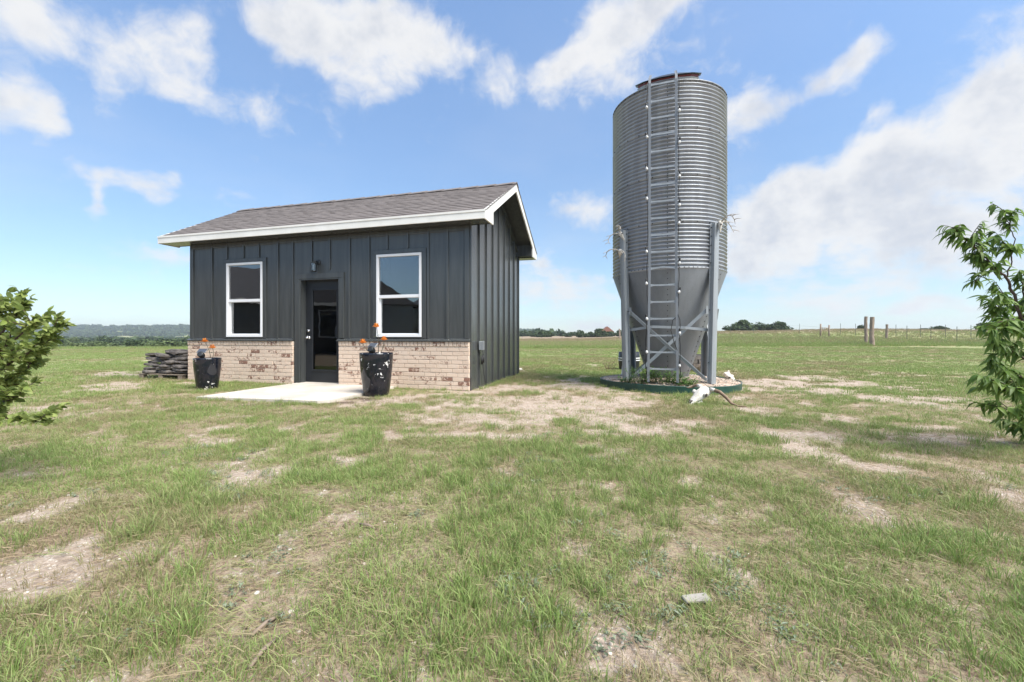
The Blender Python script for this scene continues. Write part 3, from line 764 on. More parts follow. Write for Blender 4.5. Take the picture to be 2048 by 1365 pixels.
# hopper
HB, HRr = .20, .37
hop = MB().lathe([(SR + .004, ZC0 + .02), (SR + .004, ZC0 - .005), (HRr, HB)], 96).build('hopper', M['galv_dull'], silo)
q = MB(); hs = math.atan2(SR - HRr, ZC0 - HB)
for a in np.arange(6) * math.pi / 3 - math.pi / 2:
    for k in range(20):
        f_ = (k + .7) / 21; r_ = SR + (HRr - SR) * f_; z = ZC0 + (HB - ZC0) * f_
        bolthead(q, (r_ * math.cos(a), r_ * math.sin(a), z), (math.cos(a), math.sin(a), -.34), .009)
    q.bar(((SR) * math.cos(a + .05), SR * math.sin(a + .05), ZC0 - .01), (HRr * math.cos(a + .05), HRr * math.sin(a + .05), HB), .006, .006, mi=1)
tag(q.build('seam_bolts', [M['bolt'], M['galv_dull']], hop), kind='stuff')
MB().lathe([(HRr + .012, HB + .06), (HRr + .012, HB - .03), (HRr - .05, HB - .03)], 48).build('hopper_collar', M['galv_dull'], hop)
# roof, collar and tilted lid
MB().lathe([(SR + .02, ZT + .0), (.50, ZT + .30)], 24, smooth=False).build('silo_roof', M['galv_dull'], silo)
def tilted(r, z, k=.40): return [(r * math.cos(2 * math.pi * j / 12 + .26), r * math.sin(2 * math.pi * j / 12 + .26), z + k * r * math.sin(2 * math.pi * j / 12 + .26)) for j in range(12)]
def ringmesh(rings, close=False):
    q = MB(); n = 12; vs_ = [p for r_ in rings for p in r_]
    q.add(vs_, [(i * n + j, i * n + (j + 1) % n, (i + 1) * n + (j + 1) % n, (i + 1) * n + j) for i in range(len(rings) - 1) for j in range(n)])
    if close: q.f.append(tuple(range((len(rings) - 1) * n, len(rings) * n))); q.m.append(0); q.sm.append(False); q.f.append(tuple(range(n))[::-1]); q.m.append(0); q.sm.append(False)
    return q
ringmesh([tilted(.50, 5.60, .1), tilted(.575, 5.80, .36)]).build('fill_collar', M['galv'], silo)
ringmesh([tilted(.545, 5.79, .37), tilted(.565, 5.875, .41)]).build('lid_band', M['red'], silo)
lid = ringmesh([tilted(.585, 5.868, .42), tilted(.615, 5.885, .42), tilted(.30, 5.96, .42)], True).build('lid', M['dark_metal'], silo)
# legs (hat-section channel)
def leg(az_, name='leg'):
    t_ = Vector((math.sin(az_), -math.cos(az_), 0)); s_ = Vector((math.cos(az_), math.sin(az_), 0))
    p0 = t_ * 1.0 + Vector((0, 0, -.1)); p1 = t_ * 1.075 + Vector((0, 0, 2.87))
    sec = [(-.10, -.03), (-.06, -.03), (-.06, .035), (-.02, .045), (.02, .045), (.06, .035), (.06, -.03), (.10, -.03), (.10, -.024), (.066, -.024), (.066, .042), (.02, .052), (-.02, .052), (-.066, .042), (-.066, -.024), (-.10, -.024)]
    q = MB(); rings = [[p + s_ * a * .82 + t_ * b_ for a, b_ in sec] for p in (p0, p1)]
    q.loft(rings, smooth=False)
    lg = q.build(name, M['galv_leg'], silo)
    q = MB()
    for z in (.5, 1.4, 2.2, 2.35, 2.5, 2.65, 2.8):
        p = p0.lerp(p1, (z + .1) / 2.97)
        for sx in (-1, 1): bolthead(q, p + s_ * .07 * sx + t_ * -.02, t_, .009)
    q.build('leg_bolts', M['bolt'], lg)
    return p0, p1, t_, s_
LG = {k: leg(R(a)) for k, a in (('fl', -45), ('fr', 45), ('bl', -135), ('br', 135))}
def lp(k, z, side=0., out_=0.):
    p0, p1, t_, s_ = LG[k]; return p0.lerp(p1, (z + .1) / 2.97) + s_ * side + t_ * out_
def brace(p, q_, wd=.055):
    m_ = MB(); m_.bar(p, q_, .006, wd); d = (Vector(q_) - Vector(p)).normalized()
    n_ = d.cross(Vector((0, 0, 1))).normalized(); m_.bar(Vector(p) + n_ * .02 + Vector((0, 0, wd / 2 - .004)), Vector(q_) + n_ * .02 + Vector((0, 0, wd / 2 - .004)), .04, .006)
    m_.build('brace', M['galv_leg'], silo)
for i, (a, b_) in enumerate((('fl', 'fr'), ('fr', 'br'), ('br', 'bl'), ('bl', 'fl'))):
    o_ = .012
    brace(lp(a, 1.40, .10, -.02), lp(b_, .20, -.10, -.02)); brace(lp(b_, 1.40, -.10, -.055), lp(a, .20, .10, -.055))
    for k, z, sd in ((a, 1.40, .085), (b_, 1.40, -.085)):
        p = lp(k, z, sd, -.03); t_, s_ = LG[k][2], LG[k][3]
        MB().bar(p + Vector((0, 0, -.07)), p + Vector((0, 0, .07)), .10, .006, up=t_).build('gusset', M['galv_leg'], silo)
q = MB(); hp = [lp('fl', 1.06, .0, -.06), (-.26, -.80, 1.12), (.28, -.80, 1.10), lp('fr', 1.06, 0, -.06), lp('br', 1.06, 0, -.06), lp('bl', 1.06, 0, -.06), lp('fl', 1.06, .0, -.06)]
for a, b_ in zip(hp[:-1], hp[1:]): q.bar(a, b_, .008, .045)
q.build('hoop_bar', M['galv_leg'], silo)
# ladder: two rails with flared rungs
LY = -(SR + .13); LXc = -.075; LWd = .455
for s in (-1, 1):
    x = LXc + s * LWd / 2
    q = MB(); pts = [(x + s * .02, LY - .03, .18), (x + s * .012, LY - .02, 1.2), (x, LY, ZC0), (x, LY, ZT - .05), (x, LY + .04, ZT + .05), (x - s * .01, LY + .24, ZT + .22)]
    for a, b_ in zip(pts[:-1], pts[1:]):
        q.bar(a, b_, .008, .045, up=(0, 1, 0)); q.bar(Vector(a) + Vector((-s * .018, -.02, 0)), Vector(b_) + Vector((-s * .018, -.02, 0)), .036, .006, up=(0, 1, 0))
    q.build('ladder_rail', M['galv_dull'], silo)
    q = MB()
    for z in (ZC0 + .1, ZC0 + RH, ZC0 + 2 * RH, ZC0 + 3 * RH, ZT - .08): q.bar((x, LY, z), (x, -SR - .004, z), .03, .006)
    q.build('ladder_bracket', M['galv_leg'], silo)
nr = 18
rz_ = [.40 + i * (ZT - .48) / (nr - 1) for i in range(nr)]
for i, z in enumerate(rz_):
    f_ = LWd / 2 + (.012 if z < 1.2 else .004); yy = LY - .012; kink = .022 if i == 6 else 0
    q = MB(); xs = [-f_, -f_ + .07, 0, f_ - .07, f_]; hs_ = [.036, .015, .013, .015, .036]; bz = rng.uniform(-.004, .004)
    zz_ = [0, 0, kink - .003, 0, 0]
    for (a, b_, h0, h1, za, zb) in zip(xs[:-1], xs[1:], hs_[:-1], hs_[1:], zz_[:-1], zz_[1:]):
        A_ = [(LXc + a, yy - .006, z - h0 + za), (LXc + a, yy + .012, z - h0 + za), (LXc + a, yy + .012, z + h0 + za), (LXc + a, yy - .006, z + h0 + za)]
        B_ = [(LXc + b_, yy - .006, z - h1 + zb), (LXc + b_, yy + .012, z - h1 + zb), (LXc + b_, yy + .012, z + h1 + zb), (LXc + b_, yy - .006, z + h1 + zb)]
        q.add(A_ + B_, [(3, 2, 1, 0), (4, 5, 6, 7)] + [(k, (k + 1) % 4, 4 + (k + 1) % 4, 4 + k) for k in range(4)])
    q.build('rung', M['galv_leg'], silo)
sm = Matrix.Translation((SX, SY, 0)) @ Matrix.Rotation(-SA, 4, 'Z')
# string lights wound up both rails
lights = thing('string_lights', 'black cable of white globe bulbs strung up the silo ladder', 'string lights', (SX, SY, 0), -SA)
bulbs = [(-1, 4.86), (1, 4.72), (-1, 4.36), (1, 4.20), (-1, 3.82), (1, 3.64), (-1, 3.32), (1, 3.16), (1, 3.06 - .2), (-1, 2.42), (1, 2.30 - .1), (-1, 1.98 - .1), (1, 1.72), (-1, 1.28), (1, 1.04), (-1, .72), (1, .50)]
for s in (-1, 1):
    x = LXc + s * (LWd / 2 + .012); pts = []
    for k in range(60):
        z = .30 + (ZT - .35) * k / 59; pts.append((x + s * (.008 + .006 * math.sin(k * 1.3 + s) + .005 * math.sin(k * .37)) + (.0 if z > 1.3 else .02 * s), LY - .035 + .016 * math.cos(k * .9), z))
    MB().tube(pts, .006, 5).build('cable', M['rubber'], lights)
MB().tube([(LXc + LWd / 2, LY - .03, 1.28), (LXc + LWd / 2 - .07, LY - .05, 1.22), (LXc + LWd / 2 - .10, LY - .05, 1.05), (LXc + LWd / 2 - .05, LY - .05, .85), (LXc + LWd / 2 + .02, LY - .04, .66)], .006, 5).build('cable', M['rubber'], lights)
bm_ = MB().lathe([(0, -.075), (.016, -.072), (.026, -.058), (.028, -.045), (.022, -.028), (.013, -.014), (.012, 0)], 14).mesh('bulb', M['bulb'])
so_ = MB().lathe([(.015, -.004), (.017, .0), (.017, .045), (.008, .055), (0, .055)], 10).mesh('socket', M['rubber'])
for s, z in bulbs:
    o = link('bulb', bm_, lights, (LXc + s * (LWd / 2 + .035), LY - .045, z), (R(rng.uniform(-12, 12)), R(s * rng.uniform(0, 18)), 0), .82)
    link('socket', so_, o)

# ring bed round the silo
RB = 1.275; bcx, bcy = SX, SY
q = MB(); n = 96
for j in range(n + 1):
    pass
prof_o = [(RB, -.06), (RB, .115), (RB + .004, .125), (RB - .006, .128), (RB - .012, .12), (RB - .012, -.06)]
q.lathe(prof_o, n)
edg = q.build('landscape_edging', M['edging']); edg.location = (bcx, bcy, 0)
edg.data.vertices.foreach_set('co', np.array([(x * (1 + .012 * math.sin(3 * math.atan2(y, x) + 1)), y * (1 + .012 * math.sin(3 * math.atan2(y, x) + 1)), z + (.012 * math.sin(2 * math.atan2(y, x)))) for x, y, z in [v.co[:] for v in edg.data.vertices]]).ravel()); edg.data.update()
tag(edg, 'low green metal edging ring around the silo feet', 'garden edging')
gr, t, b = mat('gravel_bed', (.4, .33, .27), .95, 0, .1)
tcn = t.new('ShaderNodeTexCoord'); V = tcn.outputs['Object']
vo = t.new('ShaderNodeTexVoronoi'); vo.inputs['Scale'].default_value = 24; t.l.new(V, vo.inputs['Vector'])
hv = t.new('ShaderNodeSeparateColor'); t.l.new(vo.outputs['Color'], hv.inputs[0])
c = t.mix(hv.outputs[0], (.42, .31, .24), (.56, .47, .39)); c = t.mix(t.ramp(t.noise(V, 4, 5, .6), .45, .65), c, (.24, .17, .12))
t.l.new(c, b.inputs['Base Color']); bn = t.new('ShaderNodeBump'); bn.inputs['Strength'].default_value = .8; bn.inputs['Distance'].default_value = .02; bn.invert = True
t.l.new(vo.outputs['Distance'], bn.inputs['Height']); t.l.new(bn.outputs[0], b.inputs['Normal'])
q = MB(); rings = []
for i, r_ in enumerate(np.linspace(.02, RB - .014, 16)):
    rings.append([(r_ * math.cos(2 * math.pi * j / 64), r_ * math.sin(2 * math.pi * j / 64), .108 + .09 * (1 - (r_ / RB) ** 2) + .03 * (vnoise(np.array([r_ * 3 * math.cos(2 * math.pi * j / 64) + 9]), np.array([r_ * 3 * math.sin(2 * math.pi * j / 64) + 9]), 4)[0] - .5)) for j in range(64)])
q.loft(rings); bed = q.build('gravel_bed', gr); bed.location = (bcx, bcy, 0); tag(bed, kind='structure')
def bed_z(x, y): return .108 + .09 * (1 - min(1, ((x - bcx) ** 2 + (y - bcy) ** 2) / RB ** 2))

# ------------------------------------------------------------------ skulls
def ellring(c, ax, up, rx, ry, n=16, flat=0.):
    c, ax, up = Vector(c), Vector(ax), Vector(up); out_ = []
    for j in range(n):
        a = 2 * math.pi * j / n; u = math.sin(a) * ry
        if u < 0: u *= (1 - flat)
        out_.append(c + ax * math.cos(a) * rx + up * u)
    return out_
def cow_skull(name, label, loc, rot, scale=1., horns=True):
    # +x from poll to muzzle, z up
    o = thing(name, label, 'skull', loc); o.rotation_euler = rot; o.scale = (scale,) * 3
    secs = [(-.02, .075, .05, .10), (.0, .10, .075, .10), (.05, .112, .085, .095), (.10, .105, .085, .09), (.145, .118, .075, .09), (.18, .112, .07, .085), (.23, .082, .062, .075), (.29, .066, .052, .062), (.35, .058, .045, .05), (.40, .056, .034, .04), (.43, .045, .02, .034), (.445, .03, .01, .03)]
    q = MB(); q.loft([ellring((x, 0, zc), (0, 1, 0), (0, 0, 1), wy, hz, 16, .2) for x, wy, hz, zc in secs]); jr = random.Random(3); q.v = [(a_ + jr.uniform(-.004, .004), b_ * jr.uniform(.93, 1.06), c_ + jr.uniform(-.006, .006)) for a_, b_, c_ in q.v]
    sk = q.build('cranium', M['bone'], o)
    for s in (-1, 1):
        e = MB(); n = 12
        e.loft([ellring((.15, s * .088, .115), (.9, 0, 0), (0, 0, .9), .034, .030, n), ellring((.15, s * .126, .118), (1, 0, 0), (0, 0, 1), .040, .036, n)])
        e.build('orbit_rim', M['bone'], sk)
        e = MB(); e.loft([ellring((.15, s * .10, .117), (1, 0, 0), (0, 0, 1), .03, .028, n), ellring((.15, s * .1275, .118), (1, 0, 0), (0, 0, 1), .031, .028, n)])
        e.build('eye_socket_shade', M['bone_shade'], sk)  # solid plug, its dark colour stands for the shade in the socket
        e = MB(); e.tube([(.36, s * .02, .088), (.42, s * .016, .062)], [.016, .010], 8); e.build('nostril_shade', M['bone_shade'], sk)  # solid dark tube painted as the shade of the nasal opening
        e = MB(); e.bar((.21, s * .075, .02), (.36, s * .05, .005), .018, .035); e.build('tooth_row', M['bone'], sk)
        core = MB().tube([(.0, s * .085, .14), (-.005, s * .14, .145), (-.005, s * .175, .143)], [.038, .03, .027], 10); core.build('horn_core', M['bone'], sk)
    return o, sk
cp = gp(1388, 806)
cw_, sk = cow_skull('cow_skull', 'white longhorn cow skull with brown horns lying against the green edging', (cp[0] + .20, cp[1] + .02, .10), (R(-8), R(22), R(203)), .86)
for s, pts, rr in ((1, [(-.005, .17, .143), (-.02, .25, .125), (-.03, .34, .05), (-.03, .42, -.03), (-.06, .51, -.07), (-.11, .62, -.075)], [.03, .028, .025, .02, .015, .005]),
                   (-1, [(-.005, -.17, .143), (.01, -.21, .14), (.05, -.25, .12), (.10, -.28, .12), (.14, -.29, .15)], [.026, .022, .017, .011, .004])):
    # resample
    P_ = []
    for a, b_ in zip(pts[:-1], pts[1:]):
        for k in range(4): P_.append(Vector(a).lerp(Vector(b_), k / 4))
    P_.append(Vector(pts[-1])); RR_ = list(np.interp(np.linspace(0, len(pts) - 1, len(P_)), range(len(pts)), rr))
    MB().tube(P_, RR_, 12).build('horn', M['horn'], cw_)
p2 = gp(1458, 757, .12)
s2 = Vector((p2[0] - .16, p2[1] - .12, 0)); s2.z = bed_z(s2.x, s2.y) + .04
cow_skull('cow_skull', 'small white hornless skull leaning at the foot of the right silo leg', s2, (R(10), R(35), R(-40)), .68)
def deer_skull(label, loc, rot, seed, scale=1.):
    o = thing('deer_skull', label, 'skull', loc, 0, 'deer skulls tied to the silo legs'); o.rotation_euler = rot; o.scale = (scale,) * 3
    r_ = random.Random(seed)
    secs = [(-.01, .03, .03, .03), (.01, .045, .04, .035), (.05, .052, .042, .035), (.09, .056, .036, .03), (.13, .036, .028, .024), (.18, .026, .02, .018), (.22, .022, .012, .012), (.24, .012, .006, .01)]
    q = MB(); q.loft([ellring((x, 0, zc), (0, 1, 0), (0, 0, 1), wy, hz, 12) for x, wy, hz, zc in secs]); sk = q.build('cranium', M['bone'], o)
    for s in (-1, 1):
        e = MB(); e.loft([ellring((.085, s * .045, .042), (1, 0, 0), (0, 0, 1), .018, .016, 10), ellring((.085, s * .0575, .044), (1, 0, 0), (0, 0, 1), .019, .017, 10)]); e.build('eye_socket_shade', M['bone_shade'], sk)  # dark plug gives the socket's shade by colour, nothing is hollow
        a = MB(); beam = [Vector(p) for p in ((.02, s * .03, .06), (-.03, s * .08, .12), (-.03, s * .17, .19), (.03, s * .24, .24), (.12, s * .25, .27), (.20, s * .20, .28))]
        a.tube(beam, [.013, .012, .011, .010, .008, .003], 8)
        for k, (dx_, dy_, dz_) in ((1, (.03, 0, .09)), (2, (.02, s * .02, .14)), (3, (.02, s * .06, .15)), (4, (.03, s * .05, .12))):
            p = beam[k]; e_ = p + Vector((dx_, dy_, dz_)) * r_.uniform(.75, 1.15); a.tube([p, p.lerp(e_, .5) + Vector((-.012, 0, .0)), e_], [.009, .007, .002], 6)
        a.build('antler', M['antler'], o)
    return o
def on_leg(k, z, out_=.1): p = lp(k, z, 0, out_); return sm @ p
def hang(nx, ny, roll=0., down=.25):
    zl = Vector((nx, ny, down)).normalized(); xl = (Vector((0, 0, -1)) + zl * zl.z).normalized(); xl = Matrix.Rotation(roll, 3, zl) @ xl; yl = zl.cross(xl)
    return Matrix((xl, yl, zl)).transposed().to_euler()
deer_skull('deer skull with curling antlers tied to the top of the left silo leg', on_leg('fl', 2.84, .06), hang(-.85, -.5, .5, -.1), 1, .74)
deer_skull('lower deer skull with drooping antlers tied to the left silo leg', on_leg('fl', 2.53, .06), hang(-.7, -.7, -.3, -.45), 2, .76)
deer_skull('deer skull with branching antlers tied to the right silo leg', on_leg('fr', 2.88, .06), hang(.95, -.4, -.2, .1), 3, .82)

# ------------------------------------------------------------------ pots, roses, spotlights
def pot_mat():
    m, t, b = mat('chipped_black_glaze', (.008, .010, .016), .08, 0, .6)
    tcn = t.new('ShaderNodeTexCoord'); V = tcn.outputs['Object']
    cl = t.ramp(t.noise(V, 3.6, 3, .5), .50, .68); f = t.noise(V, 21, 5, .65)
    th = t.math('SUBTRACT', .685, t.math('MULTIPLY', cl, .15)); k = t.ramp(f, th, t.math('ADD', th, .012))
    t.l.new(t.mix(k, (.008, .010, .016), (.74, .72, .68)), b.inputs['Base Color'])
    t.l.new(t.math('MULTIPLY_ADD', k, .8, .08), b.inputs['Roughness'])
    return m
M['pot'] = pot_mat()
def pot(label, x, y, rt, h, rz, z0=0.):
    o = thing('planter_pot', label, 'planter', (x, y, z0), rz)
    pr = [(0, .0), (rt * .70, .0), (rt * .74, .02 * h), (rt * .80, .15 * h), (rt * .90, .45 * h), (rt * .975, .75 * h), (rt, .97 * h), (rt * .995, h), (rt * .93, h), (rt * .91, .9 * h)]
    MB().lathe(pr, 64).build('pot_shell', M['pot'], o)
    MB().lathe([(.0, .93 * h), (rt * .92, .925 * h)], 40).build('soil', M['soil'], o)
    return o
PR = (-2.19, 6.93); PL = (-5.44, 7.66)
pot('large glossy black planter pot with chipped white patches right of the door', PR[0], PR[1], .262, .685, 1.9)
pot('smaller glossy black planter pot at the left end of the brick wall', PL[0], PL[1], .212, .565, .4)
def leafm(L, W_, droop=.2, fold=.25, n=4):
    # leaf along +x, drooping curve, folded at the midrib
    vs_ = []; fs = []
    for i in range(n + 1):
        t_ = i / n; w_ = W_ * (math.sin(math.pi * min(1, t_ ** .8 * .97 + .03)) ** .8) * (1 if i < n else 0.05) / 2
        x = L * t_; z = -droop * L * t_ * t_
        vs_ += [(x, -w_, z + fold * w_), (x, 0, z), (x, w_, z + fold * w_)]
    for i in range(n):
        a = i * 3; fs += [(a, a + 1, a + 4, a + 3), (a + 1, a + 2, a + 5, a + 4)]
    return vs_, fs
def rose(label, base, top_, bends, size=.042, leaves=()):
    o = thing('rose_flower', label, 'flower', base)
    b = Vector(base); T = Vector(top_) - b
    pts = [Vector((0, 0, 0)) + T * f_ + Vector((math.sin(f_ * 3.1) * bends[0], 0, 0)) for f_ in (0, .25, .5, .75, 1)]
    MB().tube(pts, [.006, .005, .005, .004, .004], 6).build('stem', M['stem'], o)
    q = MB(); r_ = random.Random(int(top_[2] * 1000))
    for ring_, (n, tilt, rr, hh) in enumerate(((3, 78, .35, 1.0), (5, 62, .62, .95), (6, 40, .9, .85), (7, 15, 1.1, .7))):
        for k in range(n):
            a = 2 * math.pi * (k + .5 * ring_) / n + r_.uniform(-.2, .2); W_ = size * (.7 + .25 * ring_); H_ = size * 1.25 * hh
            vs_ = []
            for i in range(4):
                t_ = i / 3; el_ = R(tilt) * (1 - .0 * t_); rad_ = size * rr * (.25 + .75 * math.sin(t_ * 1.5)) ; z_ = H_ * t_ * math.sin(el_ * .7 + .35) - (size * .25 * t_ ** 3 if ring_ > 1 else 0)
                for j in (-1, 0, 1):
                    aa = a + j * (W_ * (.35 + .65 * math.sin(math.pi * (.15 + .7 * t_)))) / (rad_ + size * .6) * .5
                    vs_.append((rad_ * math.cos(aa), rad_ * math.sin(aa), z_ + (abs(j) * .004)))
            q.add([Vector(v) + T for v in vs_], [(i * 3 + j, i * 3 + j + 1, (i + 1) * 3 + j + 1, (i + 1) * 3 + j) for i in range(3) for j in range(2)], 0, True)
    q.build('bloom', M['petal'], o, fix=False)
    for f_, a, L in leaves:
        p = T * f_; vs_, fs = leafm(L, L * .55, .25)
        l = MB().add([Matrix.Rotation(a, 3, 'Z') @ (Matrix.Rotation(R(-20), 3, 'Y') @ Vector(v)) + p for v in vs_], fs, 0, True)
        l.build('leaf', M['rose_leaf'], o, fix=False)
def spot(label, x, y, z, rz, h=.16):
    o = thing('solar_spotlight', label, 'garden light', (x, y, z), rz)
    MB().tube([(0, 0, -.06), (0, 0, h * .55)], .012, 8).build('stake', M['black_plastic'], o)
    q = MB().lathe([(0, -.06), (.034, -.058), (.048, -.02), (.05, .045), (.044, .05), (0, .046)], 20); q.xf(Matrix.Translation((0, -.03, h * .6)) @ Matrix.Rotation(R(62), 4, 'X')); q.build('lamp_head', M['dark_metal'], o)
    q = MB().bbox(-.075, .075, -.055, .055, 0, .014, .004); q.xf(Matrix.Translation((0, .0, h)) @ Matrix.Rotation(R(38), 4, 'X')); pnl = q.build('solar_panel', M['galv_dull'], o)
    q = MB().box(-.066, .066, -.047, .047, .0142, .0165); q.xf(Matrix.Translation((0, .0, h)) @ Matrix.Rotation(R(38), 4, 'X')); q.build('solar_cell', M['solar'], pnl)
zt = .63
spot('small black solar spotlight standing in the large right pot', PR[0] + .02 - .06, PR[1] - .05, zt, -.35, .17)
spot('small black solar spotlight standing in the small left pot', PL[0] - .03, PL[1] - .08, .52, .1, .17)
def rt_(px, py, Y): return tuple(at(px, py, Y))
rose('tall orange rose in front of the right window', (PR[0] + .02, PR[1] + .02, zt), rt_(753, 655, 6.93), (.02,), .058, ((.72, 0.1, .10), (.66, 2.9, .07), (.8, 3.0, .06)))
rose('low orange rose leaning left out of the large right pot', (PR[0] - .02, PR[1], zt), rt_(726, 687, 6.85), (-.04,), .058, ((.55, 3.5, .09), (.5, 2.6, .08)))
rose('low orange rose leaning right out of the large right pot', (PR[0] + .04, PR[1], zt), rt_(768, 681, 6.9), (.02,), .056, ((.5, .3, .05),))
rose('upper orange rose above the small left pot', (PL[0] + .06, PL[1], .52), rt_(409.5, 684.5, 7.62), (.03,), .058, ((.5, 3.3, .09), (.55, .1, .06)))
rose('lower orange rose leaning right above the small left pot', (PL[0] + .07, PL[1], .52), rt_(425, 697, 7.6), (.03,), .058, ((.6, 2.7, .09),))

# ------------------------------------------------------------------ stone stack on a pallet
def stone_mesh(seed, lx_, ly_, lz_):
    r_ = random.Random(seed); q = MB(); nx, ny = 6, 4; rings = []
    n = 12
    for i in range(7):
        t_ = -1 + 2 * i / 6; k = (1 - abs(t_) ** 4) * .75 + .25
        rings.append([(lx_ / 2 * t_ + r_.uniform(-.01, .01), ly_ / 2 * k * math.copysign(abs(math.cos(a)) ** .5, math.cos(a)) * r_.uniform(.85, 1.05), lz_ / 2 * k * math.copysign(abs(math.sin(a)) ** .7, math.sin(a)) * r_.uniform(.75, 1.1)) for a in [2 * math.pi * j / n for j in range(n)]])
    q.loft(rings, smooth=False); return q.mesh('flat_stone', M['stone'])
def in_shed(x, y, z): return shed_pt(x, y, z)
SXc, SYc = -7.42, .62                      # stack centre in shed coordinates
pal = thing('pallet', 'low weathered wood pallet under the stone stack beside the shed', 'pallet', in_shed(SXc, SYc, 0), -TH)
for y in (-.42, 0, .42):
    for x in (-.58, 0, .58): MB().bbox(x - .06, x + .06, y - .045, y + .045, .0, .09, .004).build('block', M['pallet'], pal)
for i in range(6):
    y = -.42 + i * .168; MB().bbox(-.66, .66, y - .05, y + .05, .0905, .11, .003).build('slat', M['pallet'], pal)
svar = [stone_mesh(i, rng.uniform(.34, .62), rng.uniform(.22, .32), rng.uniform(.07, .12)) for i in range(9)]
ROW = [('front', -.30), ('back', .15)]
for row, (nm, yy) in enumerate(ROW):
    z = .11
    for lay in range(7):
        x = -.66 + rng.uniform(0, .06); hmax = 0
        if lay == 6: x = -.05
        while x < .56:
            me_ = rng.choice(svar); L = (max(v.co.x for v in me_.vertices) - min(v.co.x for v in me_.vertices)); Hh = max(v.co.z for v in me_.vertices) * 2
            o = link('flat_stone', me_, None, in_shed(SXc + min(x + L / 2, .66 - L / 2 + .05), SYc + yy + rng.uniform(-.05, .05), z + .038 + rng.uniform(-.008, .008)), (R(rng.uniform(-9, 9)), R(rng.uniform(-5, 5)), -TH + R(rng.uniform(-14, 14))))
            where = ('bottom course', 'lower half', 'lower half', 'middle', 'upper half', 'upper half', 'raised top right')[lay]
            tag(o, 'dark flat stone in the %s of the pallet stack, %s row' % (where, nm), 'stone', 'stones stacked on the pallet, %s, %s row' % (where, nm))
            x += L * .86
        z += .076

# ------------------------------------------------------------------ barrel, fire ring, brush
bx_, by_ = gp(1258, 742); by_ += .2; bx_ = (1258 - 1024) / F * by_
bar = thing('barrel_planter', 'black plastic half barrel planter with pale bands behind the silo', 'barrel', (bx_, by_, gz(bx_, by_)))
MB().lathe([(0, 0), (.25, 0), (.275, .03), (.285, .25), (.292, .29), (.292, .37), (.28, .52), (.27, .52), (.26, .46)], 40).build('barrel_shell', M['black_plastic'], bar)
for z in (.285, .345): MB().lathe([(.292, z - .010), (.300, z - .005), (.300, z + .012), (.292, z + .016)], 40).build('band', M['vinyl'], bar)
MB().lathe([(0, .47), (.268, .465)], 30).build('soil', M['soil'], bar)
def twigs(name, label, cat, loc, n, h, spread, mtl, seed, thick=.004):
    r_ = random.Random(seed); o = thing(name, label, cat, loc)
    for k in range(n):
        a = r_.uniform(0, 6.28); rr = r_.uniform(0, spread * .4); e_ = Vector((math.cos(a) * (rr + spread * r_.uniform(.2, .8)), math.sin(a) * (rr + spread * r_.uniform(.2, .8)), h * r_.uniform(.6, 1.1)))
        s_ = Vector((math.cos(a) * rr, math.sin(a) * rr, 0)); md = s_.lerp(e_, .5) + Vector((r_.uniform(-.04, .04), r_.uniform(-.04, .04), h * .1))
        q = MB().tube([s_, md, e_], [thick, thick * .8, thick * .3], 5)
        for _ in range(2):
            f_ = r_.uniform(.3, .9); p = s_.lerp(md, f_ * 2) if f_ < .5 else md.lerp(e_, f_ * 2 - 1); q.tube([p, p + Vector((r_.uniform(-.1, .1), r_.uniform(-.1, .1), r_.uniform(.02, .12))) * (h / .4)], [thick * .6, thick * .2], 4)
        q.build('twig', mtl, o)
    return o
twigs('dead_plant', 'bare dead twigs standing in the black barrel planter', 'dead plant', (bx_ + .08, by_, .46), 9, .34, .22, M['dry_twig'], 3)
twigs('dead_plant', 'small reddish dead brush beside the black barrel', 'dead plant', (bx_ - .55, by_ + .1, 0), 16, .28, .30, M['horn'], 4)
twigs('dead_plant', 'grey dry weed beside the small skull in the ring bed', 'dead plant', (SX + .95, SY - .55, .08), 9, .28, .26, M['dry_twig'], 8, .003)
fx, fy = 5.05, 12.3
fire = thing('fire_ring', 'low ring of dark stacked blocks seen between the right silo legs', 'fire pit', (fx, fy, gz(fx, fy)))
fb = MB().bbox(-.13, .13, -.07, .07, 0, .105, .008).mesh('block', M['stone'])
for c_ in range(4):
    for k in range(14):
        a = 2 * math.pi * (k + .5 * (c_ % 2)) / 14; link('block', fb, fire, (.58 * math.cos(a), .58 * math.sin(a), c_ * .108), (0, 0, a + math.pi / 2))
twigs('brush_pile', 'pile of dry sticks heaped before the dark fire ring', 'brush', (fx - .05, fy - .85, 0), 26, .26, .5, M['dry_twig'], 6, .007)

